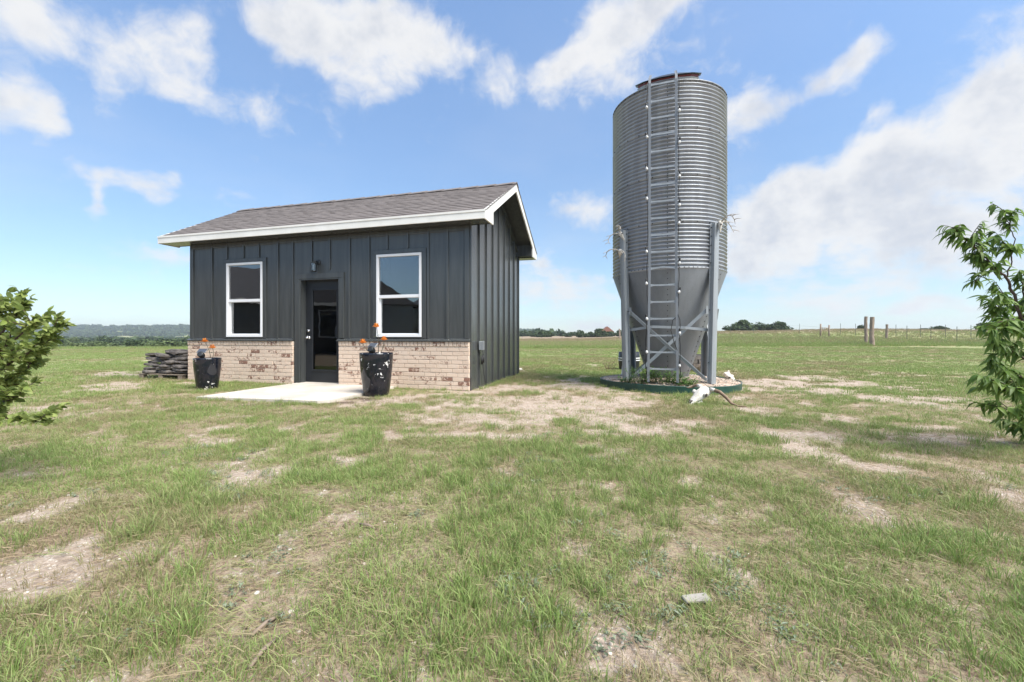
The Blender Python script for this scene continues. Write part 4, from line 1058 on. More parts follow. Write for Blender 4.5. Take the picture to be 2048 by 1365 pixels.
# weeds at the ladder foot
def weed(label, loc, n, h, spread, seed, mtl='weed_leaf', lw=.018):
    r_ = random.Random(seed); o = thing('weed_clump', label, 'plant', loc)
    st = MB(); lf_ = MB()
    for k in range(n):
        a = r_.uniform(0, 6.28); rr = spread * math.sqrt(r_.random()) * .6; L = h * r_.uniform(.6, 1.1)
        s_ = Vector((math.cos(a) * rr, math.sin(a) * rr * .7, -.02)); e_ = s_ + Vector((math.cos(a) * spread * .45 * r_.random(), math.sin(a) * spread * .4 * r_.random(), L))
        st.tube([s_, s_.lerp(e_, .5) + Vector((0, 0, .02)), e_], [.003, .0025, .001], 4)
        for j in range(14):
            f_ = .12 + .88 * j / 14; p = s_.lerp(e_, f_); aa = r_.uniform(0, 6.28); vs_, fs = leafm(r_.uniform(.045, .09), lw * r_.uniform(.7, 1.2), .35, .2, 2)
            mt = Matrix.Rotation(aa, 3, 'Z') @ Matrix.Rotation(R(-r_.uniform(10, 55)), 3, 'Y')
            lf_.add([mt @ Vector(v) + p for v in vs_], fs)
    st.build('stems', M['stem'], o); q = lf_.build('foliage', M[mtl], o, fix=False); tag(q, kind='stuff')
def bedp(lx_, ly_): p = sm @ Vector((lx_, ly_, 0)); return (p.x, p.y, bed_z(p.x, p.y))
weed('dense green weed clump left of the ladder foot', bedp(-.40, -1.02), 44, .30, .34, 1)
weed('green leafy weed clump under the hopper behind the ladder foot', bedp(.0, -.98), 40, .26, .32, 2)
weed('low green weeds right of the ladder foot', bedp(.30, -1.04), 30, .14, .28, 3)
weed('pale weed tuft at the foot of the left silo leg', bedp(-.72, -.92), 12, .12, .16, 4)

# ------------------------------------------------------------------ fences
def tpost(px, pb, ht, Y, i):
    x = (px - 1024) / F * Y; z = gz(x, Y); q = MB(); q.box(-.02, .02, -.006, .006, -.2, ht); q.box(-.006, .006, .006, .03, -.2, ht * .995)
    for k in range(8): q.box(-.01, .01, -.016, -.0065, .2 + k * ht * .1, .23 + k * ht * .1)
    o = q.build('fence_post', M['tpost']); o.location = (x, Y, z); return o
# far run between shed and silo, near run to the right, and a second run on the rise
run1 = [(1044, 100), (1083, 97), (1124, 94), (1163.5, 91), (1203, 88)]
for i, (px, Y) in enumerate(run1):
    tag(tpost(px, 0, 1.35, Y, i), ('%s thin steel fence post right of the shed gable' % ('first', 'second', 'third', 'fourth', 'fifth')[i]), 'fence post', 'fence posts between shed and silo')
run2 = [(1461, 70), (1507, 67), (1552, 64), (1599, 61), (1681, 56), (1711, 54), (1792, 50), (1814, 42), (1862, 40), (1914, 38.5), (1942, 46), (1841, 49), (1891, 47.5)]
for i, (px, Y) in enumerate(sorted(run2)):
    tag(tpost(px, 0, 1.45, Y, i), 'thin dark steel fence post, number %s along the right-hand field counted from the silo' % ('one', 'two', 'three', 'four', 'five', 'six', 'seven', 'eight', 'nine', 'ten', 'eleven', 'twelve', 'thirteen')[i], 'fence post', 'steel fence posts on the right-hand field')
def wood_post(label, px, Y, ht, r_, seed, grp=None, name='wooden_post'):
    x = (px - 1024) / F * Y; z = gz(x, Y); rr = random.Random(seed); q = MB(); rings = []
    for k in range(12):
        zz = -.2 + (ht + .2) * k / 11; n = 12
        rings.append([((r_ * (1.12 - .22 * k / 11) * rr.uniform(.82, 1.15)) * math.cos(2 * math.pi * j / n) + .06 * math.sin(k * .5 + seed) * r_ * 3, (r_ * rr.uniform(.85, 1.12)) * math.sin(2 * math.pi * j / n), zz) for j in range(n)])
    q.loft(rings, smooth=False); o = q.build(name, M['cedar']); o.location = (x, Y, z); return tag(o, label, 'post', grp)
wood_post('thick rough cedar gate post, left one of the pair', 1732, 36.5, 2.35, .12, 1)
wood_post('thick rough cedar gate post, right one of the pair', 1744, 34.5, 2.32, .155, 2)
wood_post('single leaning wooden post right of the cedar gate pair', 1773.5, 44, 1.55, .11, 3)
wood_post('wooden corner post partly behind the peach tree leaves', 1981, 36, 1.55, .17, 4)
wood_post('wooden fence post just left of the silo', 1239, 87, 2.0, .16, 5)
hb = thing('brace_frame', 'H-shaped wooden fence brace of two posts and a rail', 'fence brace', ((1641 - 1024) / F * 50, 50, gz((1641 - 1024) / F * 50, 50)))
MB().tube([(0, 0, -.2), (.01, 0, .8), (.02, 0, 1.55)], [.10, .09, .085], 10).build('post', M['cedar'], hb)
MB().tube([(1.0, 0, -.2), (.99, 0, .7), (1.0, 0, 1.42)], [.09, .085, .08], 10).build('post', M['cedar'], hb)
MB().tube([(0, 0, 1.08), (1.0, 0, 1.05)], .05, 8).build('rail', M['cedar'], hb)
def wires(label, pts):
    b0 = Vector((pts[0][0], pts[0][1], 0)); o = thing('fence_wire', label, 'fence wire', b0)
    for h in (.45, .8, 1.15):
        q = MB().tube([Vector((x, y, gz(x, y) + h)) - b0 for x, y in pts], .006, 4); q.build('wire', M['wire'], o)
wires('thin wires of the fence between shed and silo', [((px - 1024) / F * Y, Y) for px, Y in run1 + [(1239, 87)]])
wires('thin wires along the right-hand field fence', [((px - 1024) / F * Y, Y) for px, Y in [(1461, 70), (1507, 67), (1552, 64), (1599, 61), (1641, 50), (1681, 56), (1711, 54), (1792, 50)][:5]])
wires('thin wires of the fence leading to the corner post', [((px - 1024) / F * Y, Y) for px, Y in [(1773.5, 44), (1814, 42), (1862, 40), (1914, 38.5), (1981, 36)]])

# ------------------------------------------------------------------ bushes and far trees
def bush_mesh(seed, kind, nleaf=900, lean=0.):
    r_ = np.random.default_rng(seed); nb_ = 9 if kind != 'tall' else 12; cs = []
    for k in range(nb_):
        a = r_.uniform(0, 6.28); rr = r_.uniform(0, .36); cs.append((rr * math.cos(a), rr * math.sin(a), r_.uniform(.25, .75) * (1 - rr * .5), r_.uniform(.16, .30)))
    vs_ = np.zeros((nleaf * 4, 3)); c_ = np.array(cs)[r_.integers(0, nb_, nleaf)]
    d = r_.normal(size=(nleaf, 3)); d /= np.linalg.norm(d, axis=1)[:, None]; d[:, 2] *= .85
    p = c_[:, :3] + d * c_[:, 3:4] * r_.uniform(.55, 1.08, (nleaf, 1)); p[:, 2] = np.abs(p[:, 2])
    s_ = r_.uniform(.025, .06, (nleaf, 1)); u = r_.normal(size=(nleaf, 3)); u /= np.linalg.norm(u, axis=1)[:, None]; v = np.cross(u, r_.normal(size=(nleaf, 3))); v /= np.linalg.norm(v, axis=1)[:, None]
    for k, (a, b_) in enumerate(((-1, -.6), (1, -.5), (.8, .6), (-.7, .8))): vs_[k::4] = p + u * s_ * a + v * s_ * b_
    me_ = bpy.data.meshes.new('crown'); me_.from_pydata(vs_.tolist(), [], [(4 * i, 4 * i + 1, 4 * i + 2, 4 * i + 3) for i in range(nleaf)])
    return me_
crown_j = [bush_mesh(i, 'round', 1500) for i in range(4)]; crown_o = [bush_mesh(10 + i, 'round', 1300) for i in range(4)]
for m_ in crown_j: m_.materials.append(M['juniper'])
for m_ in crown_o: m_.materials.append(M['oak'])
trunkm = MB().tube([(0, 0, -.1), (.01, 0, .2), (-.02, .01, .42)], [.045, .035, .02], 7).tube([(0, 0, .12), (.1, .03, .4)], [.025, .012], 5).tube([(0, 0, .1), (-.1, -.04, .38)], [.024, .012], 5).mesh('trunk', M['bark'])
def bush(label, px, Y, wpx, hpx, cr, grp=None, name='juniper_bush', dz_=0.):
    x = (px - 1024) / F * Y; W_ = wpx / F * Y; H_ = hpx / F * Y
    o = thing(name, label, 'bush' if name.endswith('bush') else 'tree', (x, Y, gz(x, Y) - .1 + dz_), rng.uniform(0, 6.28), grp)
    c_ = link('crown', cr, o); t_ = link('trunk', trunkm, o); sc_ = (W_ / .95, W_ / .95, H_ / .92)
    c_.scale = sc_; c_.location = (0, 0, -.16 * sc_[2]); t_.scale = (W_ * .8, W_ * .8, H_)
    return o
B1 = [(1475, 118, 34, 22), (1489, 120, 40, 34), (1512, 122, 36, 22), (1536, 124, 34, 22), (1556, 122, 40, 28), (1578, 130, 18, 9), (1622, 130, 20, 7), (1724, 118, 18, 16), (1851, 125, 26, 8), (1880, 115, 28, 13), (1970, 108, 40, 22), (1459, 125, 26, 15)]
nm_ = ['dark juniper second from the silo on the right skyline', 'tallest juniper on the skyline right of the silo', 'dark juniper filling the gap in the right skyline clump', 'low juniper left of the second skyline clump', 'bushy juniper at the right end of the skyline clump', 'low shrub trailing off right of the skyline clump', 'flat low shrub left of the H-shaped brace', 'small shrub just left of the cedar gate posts', 'flat shrub on the skyline right of the leaning post', 'round shrub on the skyline toward the right', 'dark shrub on the skyline beside the peach tree', 'dark juniper nearest the silo on the right skyline']
for (a, b_, c_, d_), l in zip(B1, nm_): bush(l, a, b_, c_, d_ * .95, rng.choice(crown_j), 'bushes on the right skyline')
B2 = [(1068, 190, 18, 10), (1078, 170, 22, 15), (1097, 175, 26, 14), (1139, 185, 26, 10), (1164, 150, 26, 17), (1182, 155, 24, 13), (1199, 150, 32, 20), (1222, 158, 26, 13), (1239, 155, 20, 15), (1272, 150, 30, 18), (1122, 230, 20, 12), (1052, 260, 26, 12), (1150, 260, 30, 10), (1110, 280, 34, 12)]
od = ['first', 'second', 'third', 'fourth', 'fifth', 'sixth', 'seventh', 'eighth', 'ninth', 'tenth', 'eleventh', 'twelfth', 'thirteenth', 'fourteenth']
for i, (a, b_, c_, d_) in enumerate(sorted(B2)): bush('distant dark bush on the skyline between shed and silo, %s from the shed' % od[i], a, b_, c_, d_ * 1.2, rng.choice(crown_j), 'distant bushes between shed and silo')
# cottage roof far off
fh = thing('far_cottage', 'tiny brown gabled cottage far off beyond the fence left of the silo', 'house', ((1215 - 1024) / F * 170, 170, gz((1215 - 1024) / F * 170, 170)))
MB().box(-2.2, 2.2, 0, 3, 0, 2.0).build('wall', M['cedar'], fh)
MB().prism([(-2.6, 1.9), (2.6, 1.9), (0, 4.0)], 'y', -.3, 3.3).build('roof', mat('rust_roof', (.22, .10, .07), .8)[0], fh)
# valley trees left of the shed: rows going back
vt = []
for px, Y, wp, hp, k in [(150, 85, 60, 22, 'o'), (185, 90, 55, 20, 'o'), (218, 88, 60, 26, 'o'), (262, 95, 46, 24, 'j'), (285, 100, 40, 22, 'o'), (325, 92, 66, 26, 'o'), (352, 96, 44, 24, 'o'), (376, 94, 36, 20, 'o'), (120, 88, 46, 18, 'o')]: vt.append((px, Y, wp, hp, k))
r2 = random.Random(21)
for i in range(26):
    Y = r2.uniform(130, 260); vt.append((r2.uniform(60, 400), Y, r2.uniform(26, 46) * 190 / Y, r2.uniform(13, 22) * 190 / Y, 'j' if r2.random() < .7 else 'o'))
for i, (px, Y, wp, hp, k) in enumerate(vt):
    nearb = i < 9
    lab = 'pale green brush tree at the near field edge, %s counted from its row start' % od[i] if nearb else ('dark juniper scattered in the valley left of the shed' if k == 'j' else 'pale green tree scattered in the valley left of the shed')
    bush(lab, px, Y, wp, hp, r2.choice(crown_o if k == 'o' else crown_j), 'trees at the near field edge' if nearb else ('valley junipers' if k == 'j' else 'valley pale trees'), 'valley_tree')

# ------------------------------------------------------------------ leafy foreground trees
def peach(): return [leafm(.085, .026, .6, .4, 5), leafm(.095, .028, .85, .4, 5), leafm(.07, .025, .4, .4, 5)]
def oval(): return [leafm(.056, .034, .15, .3, 4), leafm(.046, .030, .3, .3, 4), leafm(.06, .036, .1, .3, 4)]
def leafy_tree(name, label, base, trunk, limbs, leafset, lmat, per_m, seed, big=300, droop=.5, leafscale=1., frame_x=None):
    r_ = random.Random(seed); o = thing(name, label, 'tree', base); b0 = Vector(base)
    MB().tube([Vector(p) - b0 for p, _ in trunk], [w_ for _, w_ in trunk], 10).build('trunk', M['bark'], o)
    lm = [MB().add(v, f, 0, True).mesh('leaf', M[lmat]) for v, f in leafset]
    leaves = []
    def put(p, d):
        a = math.atan2(d.y, d.x) + r_.uniform(-1.2, 1.2); pit = R(r_.uniform(-15, 45)) * droop * 2 - .15 if droop > .3 else R(r_.uniform(-70, 35))
        leaves.append((p.copy(), Euler((R(r_.uniform(-35, 35) * (1 if droop > .3 else 1.9)), pit, a)), r_.uniform(.7, 1.15) * leafscale, r_.randrange(len(lm))))
    def twig_along(pts, rad0, rad1, leafden, sub=0):
        q = MB().tube([p - b0 for p in pts], list(np.linspace(rad0, rad1, len(pts))), 6); q.build('branch', M['bark'], o)
    subs = []
    for pts, r0, r1, f0, nsub, sublen in limbs:
        P_ = []
        for a, b_ in zip(pts[:-1], pts[1:]):
            for k in range(5): P_.append(Vector(a).lerp(Vector(b_), k / 5) + Vector([r_.uniform(-.006, .006) for _ in range(3)]))
        P_.append(Vector(pts[-1])); twig_along(P_, r0, r1, 0)
        L = sum((b_ - a).length for a, b_ in zip(P_[:-1], P_[1:]))
        for k in range(int(L * per_m)):
            f_ = f0 + (1 - f0) * r_.random(); i = min(int(f_ * (len(P_) - 1)), len(P_) - 2); p = P_[i].lerp(P_[i + 1], r_.random()); put(p, Vector((r_.uniform(-1, 1), r_.uniform(-1, 1), 0)))
        for k in range(nsub):
            f_ = f0 + (1 - f0) * (k + r_.random()) / nsub; i = min(int(f_ * (len(P_) - 1)), len(P_) - 2); p = P_[i]; fw = (P_[i + 1] - P_[i]).normalized()
            d = (fw * .7 + Vector((r_.uniform(-1, 1), r_.uniform(-1, 1), r_.uniform(-.3, .8)))).normalized(); Ls = sublen * r_.uniform(.5, 1.1)
            sp = [p + d * Ls * t_ - Vector((0, 0, .12 * Ls * t_ * t_)) for t_ in (0, .33, .66, 1)]; subs.append(sp)
            for j in range(int(Ls * per_m * 1.25)):
                t_ = r_.uniform(.08, 1.03); q_ = p + d * Ls * t_ - Vector((0, 0, .12 * Ls * t_ * t_)); put(q_, d)
    q = MB()
    for sp in subs: q.tube([p - b0 for p in sp], [.004, .003, .0025, .001], 5)
    q.build('twigs', M['bark'], o)
    def key(l):
        p = l[0]; sx = 1024 + F * p.x / max(p.y, .1); return (0 if -20 < sx < 2068 else 1, p.length)
    leaves.sort(key=key)
    rest = MB()
    for i, (p, e, s_, k) in enumerate(leaves):
        if i < big: link('leaf', lm[k], o, p - b0, e, s_)
        else:
            mt = Matrix.Translation(p - b0) @ e.to_matrix().to_4x4() @ Matrix.Scale(s_, 4); v, f = leafset[k]; rest.add([mt @ Vector(x) for x in v], f, 0, True)
    if rest.v: tag(rest.build('foliage', M[lmat], o, fix=False), kind='stuff')
    return o
D = 3.55
tb = at(2130, 900, D); tb.z = 0
def a3(px, py, d=0.): return tuple(at(px, py, D + d))
leafy_tree('peach_tree', 'young peach tree with drooping narrow leaves at the right edge', tuple(tb),
    [((tb.x, tb.y, -.05), .035), (a3(2120, 800), .03), (a3(2080, 700), .024), (a3(2042, 640), .016)],
    [([a3(2042, 640), a3(2028, 590), a3(2012, 555), a3(1990, 535), a3(1962, 505), a3(1930, 478), a3(1905, 455)], .012, .004, .45, 14, .17),
     ([a3(2012, 555), a3(2024, 525), a3(2022, 500), a3(2000, 480)], .006, .002, .55, 5, .12),
     ([a3(2022, 520), a3(2028, 480), a3(2016, 445), a3(2008, 420)], .005, .002, .5, 6, .12),
     ([a3(1990, 535), a3(1975, 545), a3(1950, 565)], .004, .002, .4, 2, .09),
     ([a3(2080, 700), a3(2060, 620), a3(2045, 575), a3(2040, 540)], .010, .003, .3, 6, .16),
     ([a3(2060, 690, -.1), a3(2030, 650, -.1), a3(2000, 620, -.1), a3(1990, 600, -.1)], .010, .003, .25, 9, .16),
     ([a3(2100, 760, -.2), a3(2050, 720, -.2), a3(2010, 690, -.2), a3(1985, 672, -.2)], .010, .003, .3, 10, .16),
     ([a3(2110, 800, .1), a3(2050, 760, .1), a3(2005, 735, .1), a3(1985, 722, .1)], .010, .003, .25, 10, .16),
     ([a3(2115, 830, -.25), a3(2060, 800, -.25), a3(2015, 775, -.25), a3(1980, 760, -.25)], .010, .003, .25, 10, .16),
     ([a3(2120, 860, 0), a3(2070, 840, 0), a3(2030, 820, 0), a3(1995, 815, 0)], .010, .003, .25, 10, .15),
     ([a3(2120, 880, .2), a3(2080, 865, .2), a3(2050, 850, .2), a3(2025, 845, .2)], .009, .003, .2, 10, .14),
     ([a3(2110, 820, .3), a3(2070, 790, .3), a3(2040, 770, .3), a3(2015, 755, .3)], .009, .003, .2, 10, .14),
     ([a3(2075, 660, .15), a3(2045, 630, .15), a3(2020, 600, .15), a3(2005, 585, .15)], .009, .003, .2, 9, .14),
     ([a3(2085, 690, -.25), a3(2055, 660, -.25), a3(2025, 640, -.25), a3(2000, 645, -.25)], .009, .003, .2, 9, .14),
     ([a3(2100, 700, .3), a3(2070, 650, .3), a3(2050, 610, .3)], .009, .003, .2, 7, .16)],
    peach(), 'peach_leaf', 80, 5, 300, .55)
D = 2.75
sb = at(-190, 900, D); sb.z = 0
leafy_tree('fruit_shrub', 'pale green leafy shrub with oval leaves at the left edge', tuple(sb),
    [((sb.x, sb.y, -.05), .03), (a3(-170, 860), .028), (a3(-130, 800), .024)],
    [([a3(-130, 800), a3(-60, 760), a3(10, 735), a3(60, 700), a3(95, 672), a3(118, 655)], .012, .003, .25, 20, .14),
     ([a3(-130, 800, .1), a3(-50, 790, .1), a3(20, 770, .1), a3(55, 735, .1), a3(80, 705, .1)], .010, .003, .3, 12, .12),
     ([a3(-140, 830, -.1), a3(-40, 830, -.1), a3(20, 800, -.1), a3(60, 770, -.1)], .009, .002, .3, 9, .11),
     ([a3(-140, 840, -.15), a3(-30, 832, -.15), a3(30, 838, -.15), a3(70, 842, -.15), a3(100, 825, -.15)], .007, .002, .25, 9, .11),
     ([a3(-130, 800, .2), a3(-60, 720, .2), a3(0, 670, .2), a3(35, 630, .2), a3(50, 605, .2)], .011, .003, .25, 20, .14),
     ([a3(-130, 790, .0), a3(-80, 700, 0), a3(-30, 640, 0), a3(5, 600, 0)], .010, .003, .25, 12, .12),
     ([a3(-130, 800, .3), a3(-60, 750, .3), a3(0, 715, .3), a3(40, 690, .3)], .010, .003, .2, 16, .14),
     ([a3(-135, 820, .15), a3(-50, 800, .15), a3(10, 775, .15), a3(40, 755, .15)], .010, .003, .2, 14, .13),
     ([a3(-130, 780, .1), a3(-70, 680, .1), a3(-20, 625, .1), a3(15, 610, .1)], .010, .003, .2, 14, .13),
     ([a3(-130, 790, -.2), a3(-60, 730, -.2), a3(0, 700, -.2), a3(55, 660, -.2), a3(80, 640, -.2)], .010, .003, .25, 18, .13)],
    oval(), 'shrub_leaf', 110, 6, 300, .25, .86)

# ------------------------------------------------------------------ house that shows only as a reflection in the panes
M['dark_roof'] = vary('charcoal_shingle', (.085, .08, .08), (.06, .058, .058), 6, .9)
hs_ = thing('main_house', 'dark grey house mirrored in the shed windows', 'house', (-18.5, 1.0, 0), R(-58))
def hb_(x0, x1, y0, y1, z0, z1, n, m_): return MB().box(x0, x1, y0, y1, z0, z1).build(n, m_, hs_)
hb_(-14, 4.2, -8, 0, 0, 2.75, 'wall', M['paint'])
MB().prism([(.5, 2.7), (-8.5, 2.7), (-4, 5.0)], 'x', -14.4, 4.4).build('roof', M['dark_roof'], hs_)
hb_(-14.4, 4.4, .5, .54, 2.62, 2.8, 'fascia', M['white_trim'])
for cx_ in (5.1, 8.7):
    hb_(cx_ - 1.6, cx_ + 1.6, -.6, 3.0, 0, 2.6, 'wing_wall', M['paint'])
    MB().prism([(cx_ - 1.79, 2.62), (cx_ + 1.79, 2.62), (cx_, 3.75)], 'y', -.8, 3.3).build('wing_roof', M['dark_roof'], hs_)
for x in (2.2, -4.6, -9.5):
    f_ = MB(); f_.box(x, x + 1, .005, .05, .9, 2.4); wn_ = f_.build('window', M['vinyl'], hs_); MB().box(x + .07, x + .93, .051, .055, .97, 2.33).build('pane', M['glass'], wn_)

# ------------------------------------------------------------------ small things on the lawn
wp = gp(1392, 1213)
q = MB().bbox(-.05, .05, -.018, .018, 0, .012, .003); q.v = [(x + .02 * y, y * (1 + 3 * x), z) for x, y, z in q.v]
o = q.build('wood_chip', vary('grey_wood', (.32, .295, .26), (.24, .22, .195), 20, .9)); o.location = (wp[0], wp[1], gz(*wp) + .018); o.rotation_euler = (R(6), R(3), R(12)); tag(o, 'pale grey wood scrap lying in the foreground grass', 'wood scrap')
for (px, py, L, a, lab) in ((735, 1060, .10, -.5, 'short dark stick on the bare patch in the lawn'), (535, 1085 + 170, .12, 1.2, 'pale split stick in the grass at lower left'), (530, 1310, .13, 1.45, 'thin grey stick standing out in the grass at the bottom left')):
    p = gp(px, py); q = MB().tube([(-L / 2, 0, 0), (0, .006, .004), (L / 2, 0, 0)], [.006, .007, .004], 6); o = q.build('stick', M['dry_twig']); o.location = (p[0], p[1], gz(*p) + .012); o.rotation_euler = (0, 0, a); tag(o, lab, 'stick')
p = gp(1040, 742); q = MB().lathe([(0, 0), (.06, .0), (.07, .04), (.04, .07), (0, .075)], 14); o = q.build('white_rock', M['bone']); o.location = (p[0], p[1], gz(*p)); tag(o, 'small white rock at the far corner of the shed gable', 'rock')

# ------------------------------------------------------------------ grass: points + instanced tufts
def tuft(seed, nb_, hmin, hmax, spread, wid, lean):
    r_ = random.Random(seed); q = MB()
    for k in range(nb_):
        a = r_.uniform(0, 6.28); rr = spread * math.sqrt(r_.random()); bx, by = rr * math.cos(a), rr * math.sin(a)
        h = r_.uniform(hmin, hmax); d = a + r_.uniform(-1., 1.); ln = h * lean * r_.uniform(.2, 1.2); w_ = wid * r_.uniform(.7, 1.2); t_ = r_.uniform(0, 3.14)
        cx_, cy_ = math.cos(t_) * w_ / 2, math.sin(t_) * w_ / 2
        p1 = (bx + math.cos(d) * ln * .3, by + math.sin(d) * ln * .3, h * .6); p2 = (bx + math.cos(d) * ln, by + math.sin(d) * ln, h)
        q.add([(bx - cx_, by - cy_, -.005), (bx + cx_, by + cy_, -.005), (p1[0] + cx_ * .8, p1[1] + cy_ * .8, p1[2]), (p1[0] - cx_ * .8, p1[1] - cy_ * .8, p1[2]), p2], [(0, 1, 2, 3), (3, 2, 4)])
    return q
def grass_mat():
    m = bpy.data.materials.new('grass_blades'); m.use_nodes = True; t = NT(m.node_tree); b = t.n['Principled BSDF']
    b.inputs['Roughness'].default_value = .55; b.inputs['Specular IOR Level'].default_value = .25
    a = t.new('ShaderNodeAttribute', attribute_name='tint', attribute_type='INSTANCER'); g = t.new('ShaderNodeNewGeometry')
    rnd = g.outputs['Random Per Island']
    gcol = t.mix(rnd, (.18, .275, .07), (.32, .415, .14))
    gcol = t.mix(t.ramp(t.math('FRACT', t.math('MULTIPLY', rnd, 7.7)), .80, .9), gcol, (.34, .27, .14))
    dcol = t.mix(rnd, (.24, .175, .105), (.42, .33, .215))
    c = t.mix(t.math('ADD', a.outputs['Fac'], t.math('MULTIPLY', t.math('SUBTRACT', rnd, .5), .35), clamp=True), gcol, dcol)
    t.l.new(c, b.inputs['Base Color'])
    tl = t.new('ShaderNodeBsdfTranslucent'); t.l.new(c, tl.inputs['Color']); mx = t.new('ShaderNodeMixShader'); mx.inputs[0].default_value = .35
    t.l.new(b.outputs[0], mx.inputs[1]); t.l.new(tl.outputs[0], mx.inputs[2]); t.l.new(mx.outputs[0], t.n['Material Output'].inputs[0])
    return m
M['grass'] = grass_mat()
M['silver_weed'] = leaf_mat('silver_weed', (.15, .19, .11), (.22, .25, .17), .2)
tcoll = bpy.data.collections.new('tuft_shapes')
def shape(name, me_): o = bpy.data.objects.new(name, me_); tcoll.objects.link(o)
# order of names = instance index
for i in range(4): shape('a%d_short' % i, tuft(i, 24, .014, .045, .055, .0026, 1.1).mesh('t', M['grass']))
for i in range(3): shape('b%d_clump' % i, tuft(20 + i, 30, .03, .095, .045, .0032, .8).mesh('t', M['grass']))
for i in range(3): shape('c%d_far' % i, tuft(40 + i, 30, .018, .05, .12, .007, 1.1).mesh('t', M['grass']))
for i in range(2): shape('d%d_tall' % i, tuft(60 + i, 34, .14, .34, .22, .014, .6).mesh('t', M['grass']))
def rosette(seed):
    q = MB(); r_ = random.Random(seed)
    for k in range(18):
        v, f = leafm(r_.uniform(.015, .032), r_.uniform(.007, .012), .2, .3, 2); p = Vector((r_.uniform(-.04, .04), r_.uniform(-.04, .04), r_.uniform(.004, .02))); mt = Matrix.Rotation(r_.uniform(0, 6.28), 3, 'Z') @ Matrix.Rotation(R(-r_.uniform(0, 50)), 3, 'Y'); q.add([mt @ Vector(x) + p for x in v], f)
    return q
for i in range(2): shape('e%d_rosette' % i, rosette(i).mesh('t', M['silver_weed']))
def straw(seed):
    q = MB(); r_ = random.Random(seed)
    for k in range(26):
        a = r_.uniform(0, 6.28); L = r_.uniform(.02, .07); w_ = r_.uniform(.0009, .0019); bx, by = r_.uniform(-.07, .07), r_.uniform(-.07, .07); z0, z1 = r_.uniform(.001, .012), r_.uniform(.002, .022)
        dx_, dy_ = math.cos(a), math.sin(a); md = r_.uniform(-.008, .008)
        q.add([(bx - dy_ * w_ / 2, by + dx_ * w_ / 2, z0), (bx + dy_ * w_ / 2, by - dx_ * w_ / 2, z0 + .001), (bx + dx_ * L * .55 + dy_ * (w_ / 2 + md), by + dy_ * L * .55 - dx_ * (w_ / 2 + md), (z0 + z1) / 2 + .005), (bx + dx_ * L * .55 - dy_ * (w_ / 2 - md), by + dy_ * L * .55 + dx_ * (w_ / 2 - md), (z0 + z1) / 2 + .004), (bx + dx_ * L, by + dy_ * L, z1)], [(0, 1, 2, 3), (3, 2, 4)])
    return q
def pebble(seed):
    r_ = random.Random(seed); q = MB(); n = 7
    q.loft([[(rr * math.cos(2 * math.pi * j / n) * r_.uniform(.8, 1.2), rr * math.sin(2 * math.pi * j / n) * r_.uniform(.7, 1.1), z) for j in range(n)] for rr, z in ((.6, -.25), (1, .05), (.9, .35), (.4, .55))], smooth=False); return q
M['pebble'] = leaf_mat('limestone_chip', (.34, .29, .235), (.52, .47, .405), 0., .9)
for i in range(3): shape('f%d_pebble' % i, pebble(i).mesh('t', M['pebble']))
for i in range(2): shape('g%d_straw' % i, straw(i).mesh('t', M['grass']))

pts, idx, rot, scl, tin = [], [], [], [], []
def inside_block(X, Y):
    dx_, dy_ = X - CX, Y - CY; x = dx_ * math.cos(TH) - dy_ * math.sin(TH); y = dx_ * math.sin(TH) + dy_ * math.cos(TH)
    shed_in = (x > -LW - .0) & (x < .03) & (y > -.01) & (y < DW + .02)
    pad_in = (x > -3.57) & (x < -1.46) & (y > -1.93) & (y < .05)
    ring = np.hypot(X - SX, Y - SY) < RB + .01
    pots = (np.hypot(X - PR[0], Y - PR[1]) < .2) | (np.hypot(X - PL[0], Y - PL[1]) < .17) | (np.hypot(X - bx_, Y - by_) < .3)
    return shed_in | pad_in | ring | pots
def scatter(r0, r1, dens, a0, a1, kinds, fn, seed):
    g = np.random.default_rng(seed); n = int(dens * .5 * (r1 * r1 - r0 * r0) * (a1 - a0))
    r_ = np.sqrt(g.uniform(r0 * r0, r1 * r1, n)); a = g.uniform(a0, a1, n); X = r_ * np.sin(a); Y = r_ * np.cos(a)
    keep = ~inside_block(X, Y); X, Y = X[keep], Y[keep]
    prob, s_, ti, kd = fn(X, Y, g)
    k = g.random(len(X)) < prob; X, Y, s_, ti = X[k], Y[k], s_[k], ti[k]; n = len(X)
    Z = ground_z(X, Y)
    pts.append(np.stack([X, Y, Z], -1)); idx.append(g.choice(kinds, n) if kd is None else kd[k]); rot.append(np.stack([g.normal(0, .10, n), g.normal(0, .10, n), g.uniform(0, 6.28, n)], -1)); scl.append(s_); tin.append(ti)
def f_short(X, Y, g):
    b = bare_fn(X, Y); d = dry_fn(X, Y); cl = fbm(X * 3.5, Y * 3.5, 77, 3)
    p = np.clip(1.08 - b * 1.15, .13, 1) * np.clip(.24 + (cl - .3) * 2.3, .18, 1)
    return p, g.uniform(.6, 1.25, len(X)) * (.7 + .6 * cl), np.clip(d * .60 + b * .28 - .09 + g.normal(0, .14, len(X)), 0, 1), None
def f_clump(X, Y, g):
    b = bare_fn(X, Y); d = dry_fn(X, Y); cl = fbm(X * 1.6 + 5, Y * 1.6, 91, 3)
    p = sstep(cl, .45, .60) * .95 * np.clip(1 - b * 1.2, .02, 1)
    return p, g.uniform(.5, 1.2, len(X)), np.clip(d * .45 - .2 + g.normal(0, .12, len(X)), 0, 1), None
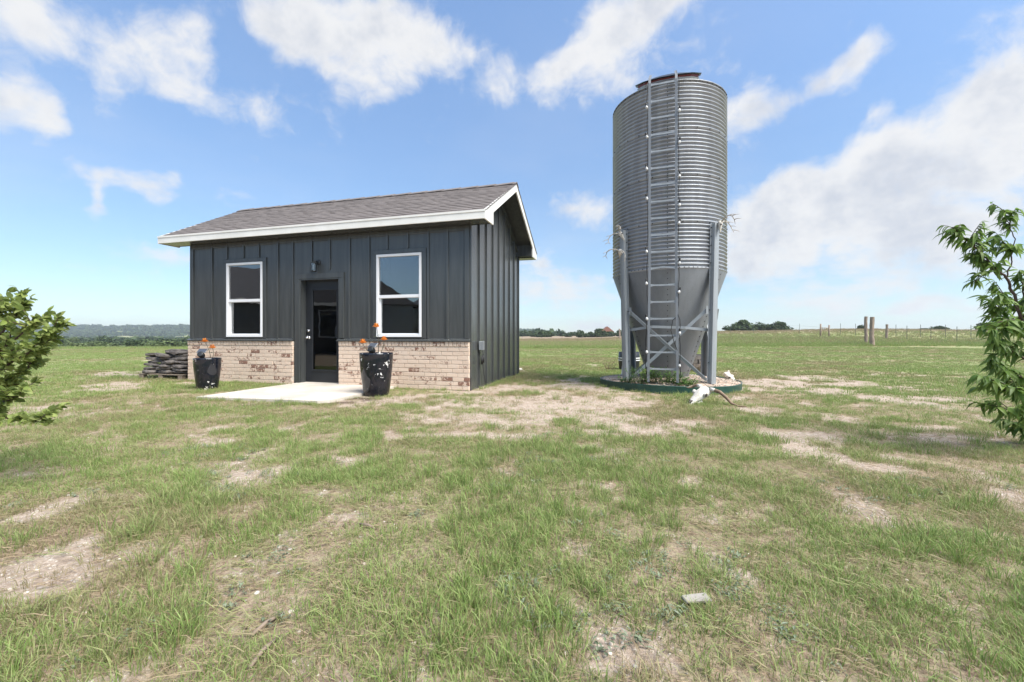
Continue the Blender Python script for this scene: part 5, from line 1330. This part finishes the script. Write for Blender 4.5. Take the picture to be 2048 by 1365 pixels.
def f_far(X, Y, g):
    b = bare_fn(X, Y); d = dry_fn(X, Y); cl = fbm(X * 2.2, Y * 2.2, 57, 3); edge = sstep(Y, 35.5, 33.5)
    return np.clip(1.05 - b * 1.2, .02, 1) * edge * np.clip(.6 + (cl - .3) * 1.4, .4, 1), g.uniform(.6, 1.3, len(X)), np.clip(d * .55 + .03 + g.normal(0, .12, len(X)), 0, 1), None
def f_tall(X, Y, g):
    e = sstep(Y, 33.8, 35.2); return e * .9, g.uniform(.5, 1.1, len(X)), np.clip(.42 + g.normal(0, .22, len(X)) - .45 * sstep(Y, 38, 34.5) + .5 * sstep(Y, 55, 75), 0, 1), None
def f_band(X, Y, g):
    return sstep(Y, 33.4, 34.4) * sstep(Y, 39.5, 36.5), g.uniform(.4, .8, len(X)), np.clip(g.normal(.02, .1, len(X)), 0, 1), None
def f_weed(X, Y, g):
    cl = fbm(X * 1.9 + 70, Y * 1.9, 12, 3); return sstep(cl, .56, .72) * .8, g.uniform(.5, 1.1, len(X)), np.zeros(len(X)), None
def f_peb(X, Y, g):
    b = bare_fn(X, Y); return np.clip(b * 1.0 + .04, 0, 1), np.minimum(.0035 * np.exp(g.normal(0, .55, len(X))) + .001, .010), np.zeros(len(X)), None
AF = 1.0
def f_straw(X, Y, g):
    b = bare_fn(X, Y); return np.clip(1.0 - np.clip(b - .55, 0, 1) * 1.9, .1, 1), g.uniform(.6, 1.3, len(X)), np.clip(.62 + .3 * dry_fn(X, Y) + g.normal(0, .22, len(X)), 0, 1), None
scatter(.9, 4, 260, -AF, AF, [17, 18], f_straw, 21); scatter(4, 8, 90, -AF, AF, [17, 18], f_straw, 22); 
scatter(.9, 3.2, 760, -AF, AF, [0, 1, 2, 3], f_short, 1); scatter(3.2, 7, 520, -AF, AF, [0, 1, 2, 3], f_short, 2); scatter(7, 12, 240, -AF, AF, [0, 1, 2, 3], f_short, 3)
scatter(.9, 4, 270, -AF, AF, [4, 5, 6], f_clump, 4); scatter(4, 9, 110, -AF, AF, [4, 5, 6], f_clump, 5); scatter(9, 16, 18, -AF, AF, [4, 5, 6], f_clump, 15)
scatter(9, 20, 85, -AF, AF, [7, 8, 9], f_far, 6); scatter(20, 45, 38, -AF, AF, [7, 8, 9], f_far, 7)
scatter(33, 60, 9, -AF, AF, [10, 11], f_tall, 8); scatter(33.5, 56, 16, -AF, AF, [10, 11], f_band, 18); scatter(60, 110, 2.2, -AF, AF, [10, 11], f_tall, 9)
scatter(.9, 4.5, 90, -AF, AF, [12, 13], f_weed, 10)
scatter(.9, 4, 700, -AF, AF, [14, 15, 16], f_peb, 11); scatter(4, 9, 260, -AF, AF, [14, 15, 16], f_peb, 12)
# blades crowding the walls, pots and edging
gx_ = np.random.default_rng(99)
ex_ = []
for k in range(420):
    s_ = gx_.random(); 
    if s_ < .42: p = shed_pt(.05 + abs(gx_.normal(0, .07)), gx_.uniform(.3, DW))
    elif s_ < .72: p = shed_pt(gx_.uniform(-LW, -.0), -.03 - abs(gx_.normal(0, .06)))
    else: p = shed_pt(gx_.uniform(-3.7, -1.4), -1.98 - abs(gx_.normal(0, .06)))
    ex_.append((p.x, p.y))
for k in range(220):
    a = gx_.uniform(0, 6.28); r_ = RB + .03 + abs(gx_.normal(0, .05)); ex_.append((SX + r_ * math.cos(a), SY + r_ * math.sin(a)))
ex_ = np.array(ex_); X, Y = ex_[:, 0], ex_[:, 1]
k = (~inside_block(X, Y)) & (gx_.random(len(X)) < .3 + .9 * sstep(fbm(X * 2.5, Y * 2.5, 66, 3), .42, .6)); X, Y = X[k], Y[k]; n = len(X)
pts.append(np.stack([X, Y, ground_z(X, Y)], -1)); idx.append(gx_.choice([4, 5, 6], n)); rot.append(np.stack([np.zeros(n), np.zeros(n), gx_.uniform(0, 6.28, n)], -1)); scl.append(gx_.uniform(.4, 1.0, n)); tin.append(np.clip(gx_.normal(.05, .15, n), 0, 1))
# gravel on the ring bed
n = 1500; a = gx_.uniform(0, 6.28, n); r_ = (RB - .03) * np.sqrt(gx_.random(n)); X = SX + r_ * np.cos(a); Y = SY + r_ * np.sin(a)
pts.append(np.stack([X, Y, .112 + .09 * (1 - (r_ / RB) ** 2)], -1)); idx.append(gx_.choice([14, 15, 16], n)); rot.append(gx_.uniform(0, 6.28, (n, 3)) * [.1, .1, 1]); scl.append(.009 * np.exp(gx_.normal(0, .4, n))); tin.append(np.zeros(n))

P3 = np.concatenate(pts); I3 = np.concatenate(idx); R3 = np.concatenate(rot); S3 = np.concatenate(scl); T3 = np.concatenate(tin)
def gn_object(name, sel, label_kind):
    me_ = bpy.data.meshes.new(name); n = int(sel.sum()); me_.vertices.add(n); me_.vertices.foreach_set('co', P3[sel].astype(np.float32).ravel())
    for nm, typ, data in (('pick', 'INT', I3[sel].astype(np.int32)), ('turn', 'FLOAT_VECTOR', R3[sel].astype(np.float32).ravel()), ('size', 'FLOAT', S3[sel].astype(np.float32)), ('tint', 'FLOAT', T3[sel].astype(np.float32))):
        a_ = me_.attributes.new(nm, typ, 'POINT'); a_.data.foreach_set('vector' if typ == 'FLOAT_VECTOR' else 'value', data)
    o = link(name, me_); tag(o, kind='stuff')
    ng = bpy.data.node_groups.new(name, 'GeometryNodeTree'); ng.interface.new_socket('Geometry', in_out='INPUT', socket_type='NodeSocketGeometry'); ng.interface.new_socket('Geometry', in_out='OUTPUT', socket_type='NodeSocketGeometry')
    gi = ng.nodes.new('NodeGroupInput'); go = ng.nodes.new('NodeGroupOutput'); ip = ng.nodes.new('GeometryNodeInstanceOnPoints'); ci = ng.nodes.new('GeometryNodeCollectionInfo')
    ci.inputs['Collection'].default_value = tcoll; ci.inputs['Separate Children'].default_value = True; ci.inputs['Reset Children'].default_value = True
    def na(nm, dt):
        x = ng.nodes.new('GeometryNodeInputNamedAttribute'); x.data_type = dt; x.inputs['Name'].default_value = nm; return x.outputs['Attribute']
    er = ng.nodes.new('FunctionNodeEulerToRotation'); ng.links.new(na('turn', 'FLOAT_VECTOR'), er.inputs[0])
    ng.links.new(gi.outputs[0], ip.inputs['Points']); ng.links.new(ci.outputs[0], ip.inputs['Instance']); ip.inputs['Pick Instance'].default_value = True
    ng.links.new(na('pick', 'INT'), ip.inputs['Instance Index']); ng.links.new(er.outputs[0], ip.inputs['Rotation']); ng.links.new(na('size', 'FLOAT'), ip.inputs['Scale'])
    ng.links.new(ip.outputs[0], go.inputs[0]); md = o.modifiers.new('scatter', 'NODES'); md.node_group = ng
    return o
g1 = gn_object('grass', (I3 < 12) | (I3 > 16), 'stuff'); tag(g1, 'short patchy green and straw coloured grass of the lawn and field', 'grass')
g2 = gn_object('ground_cover', (I3 >= 12) & (I3 < 14), 'stuff'); tag(g2, 'tiny silvery green weeds between the foreground grass', 'weeds')
g3 = gn_object('gravel', (I3 >= 14) & (I3 < 17), 'stuff'); tag(g3, 'pale limestone chips scattered over the bare soil', 'gravel')
print('instances', len(P3), [int((I3 == i).sum()) for i in range(17)])

# ------------------------------------------------------------------ woods on the far hill and valley floor, and the air between
gw = np.random.default_rng(5); nW = 5200
Yw = np.concatenate([gw.uniform(850, 1260, 3600), gw.uniform(230, 850, 1600)]); tw = gw.uniform(-1.25, .12, nW); Xw = tw * Yw; Zw = ground_z(Xw, Yw)
keepw = (gw.random(nW) < np.where(Yw > 850, 1, sstep(fbm(Xw / 60, Yw / 60, 71, 3), .42, .58)))
Xw, Yw, Zw = Xw[keepw], Yw[keepw], Zw[keepw]; nW = len(Xw); nl = 26
cx3 = np.repeat(np.stack([Xw, Yw, Zw], -1), nl, 0); sz = np.repeat(gw.uniform(3.2, 7.0, nW) * np.where(Yw > 850, 1.15, .85), nl)[:, None]
dd = gw.normal(size=(nW * nl, 3)); dd /= np.linalg.norm(dd, axis=1)[:, None]; dd[:, 2] = np.abs(dd[:, 2]) * .9
pp = cx3 + dd * sz * gw.uniform(.5, 1, (nW * nl, 1)) * np.array([1, 1, .75]); uu = gw.normal(size=(nW * nl, 3)); uu /= np.linalg.norm(uu, axis=1)[:, None]
vv = np.cross(uu, gw.normal(size=(nW * nl, 3))); vv /= np.linalg.norm(vv, axis=1)[:, None]; hs3 = sz * .42
VW = np.zeros((nW * nl * 4, 3))
for k, (a, b_) in enumerate(((-1, -.6), (1, -.5), (.8, .6), (-.7, .8))): VW[k::4] = pp + uu * hs3 * a + vv * hs3 * b_
mw = bpy.data.meshes.new('far_woods'); nq = nW * nl
mw.vertices.add(nq * 4); mw.vertices.foreach_set('co', VW.ravel()); mw.loops.add(nq * 4); mw.loops.foreach_set('vertex_index', np.arange(nq * 4, dtype=np.int32))
mw.polygons.add(nq); mw.polygons.foreach_set('loop_start', np.arange(0, nq * 4, 4, dtype=np.int32)); mw.update(calc_edges=True); mw.materials.append(M['juniper'])
ow = link('far_woods', mw); tag(ow, 'far wooded ridge and valley scrub beyond the field', 'woods', kind='stuff')
HX = 2300.
hz_ = MB().box(-HX, HX, -150, 2300, -30, 75).build('haze', mat('haze_unused')[0]); tag(hz_, kind='stuff')
hm = bpy.data.materials.new('haze_air'); hm.use_nodes = True; ht = NT(hm.node_tree); ht.n.remove(ht.n['Principled BSDF'])
pv = ht.new('ShaderNodeVolumePrincipled'); pv.inputs['Color'].default_value = (.86, .92, 1, 1); pv.inputs['Density'].default_value = .00032; pv.inputs['Anisotropy'].default_value = .2
ht.l.new(pv.outputs[0], ht.n['Material Output'].inputs['Volume']); hz_.data.materials.clear(); hz_.data.materials.append(hm)
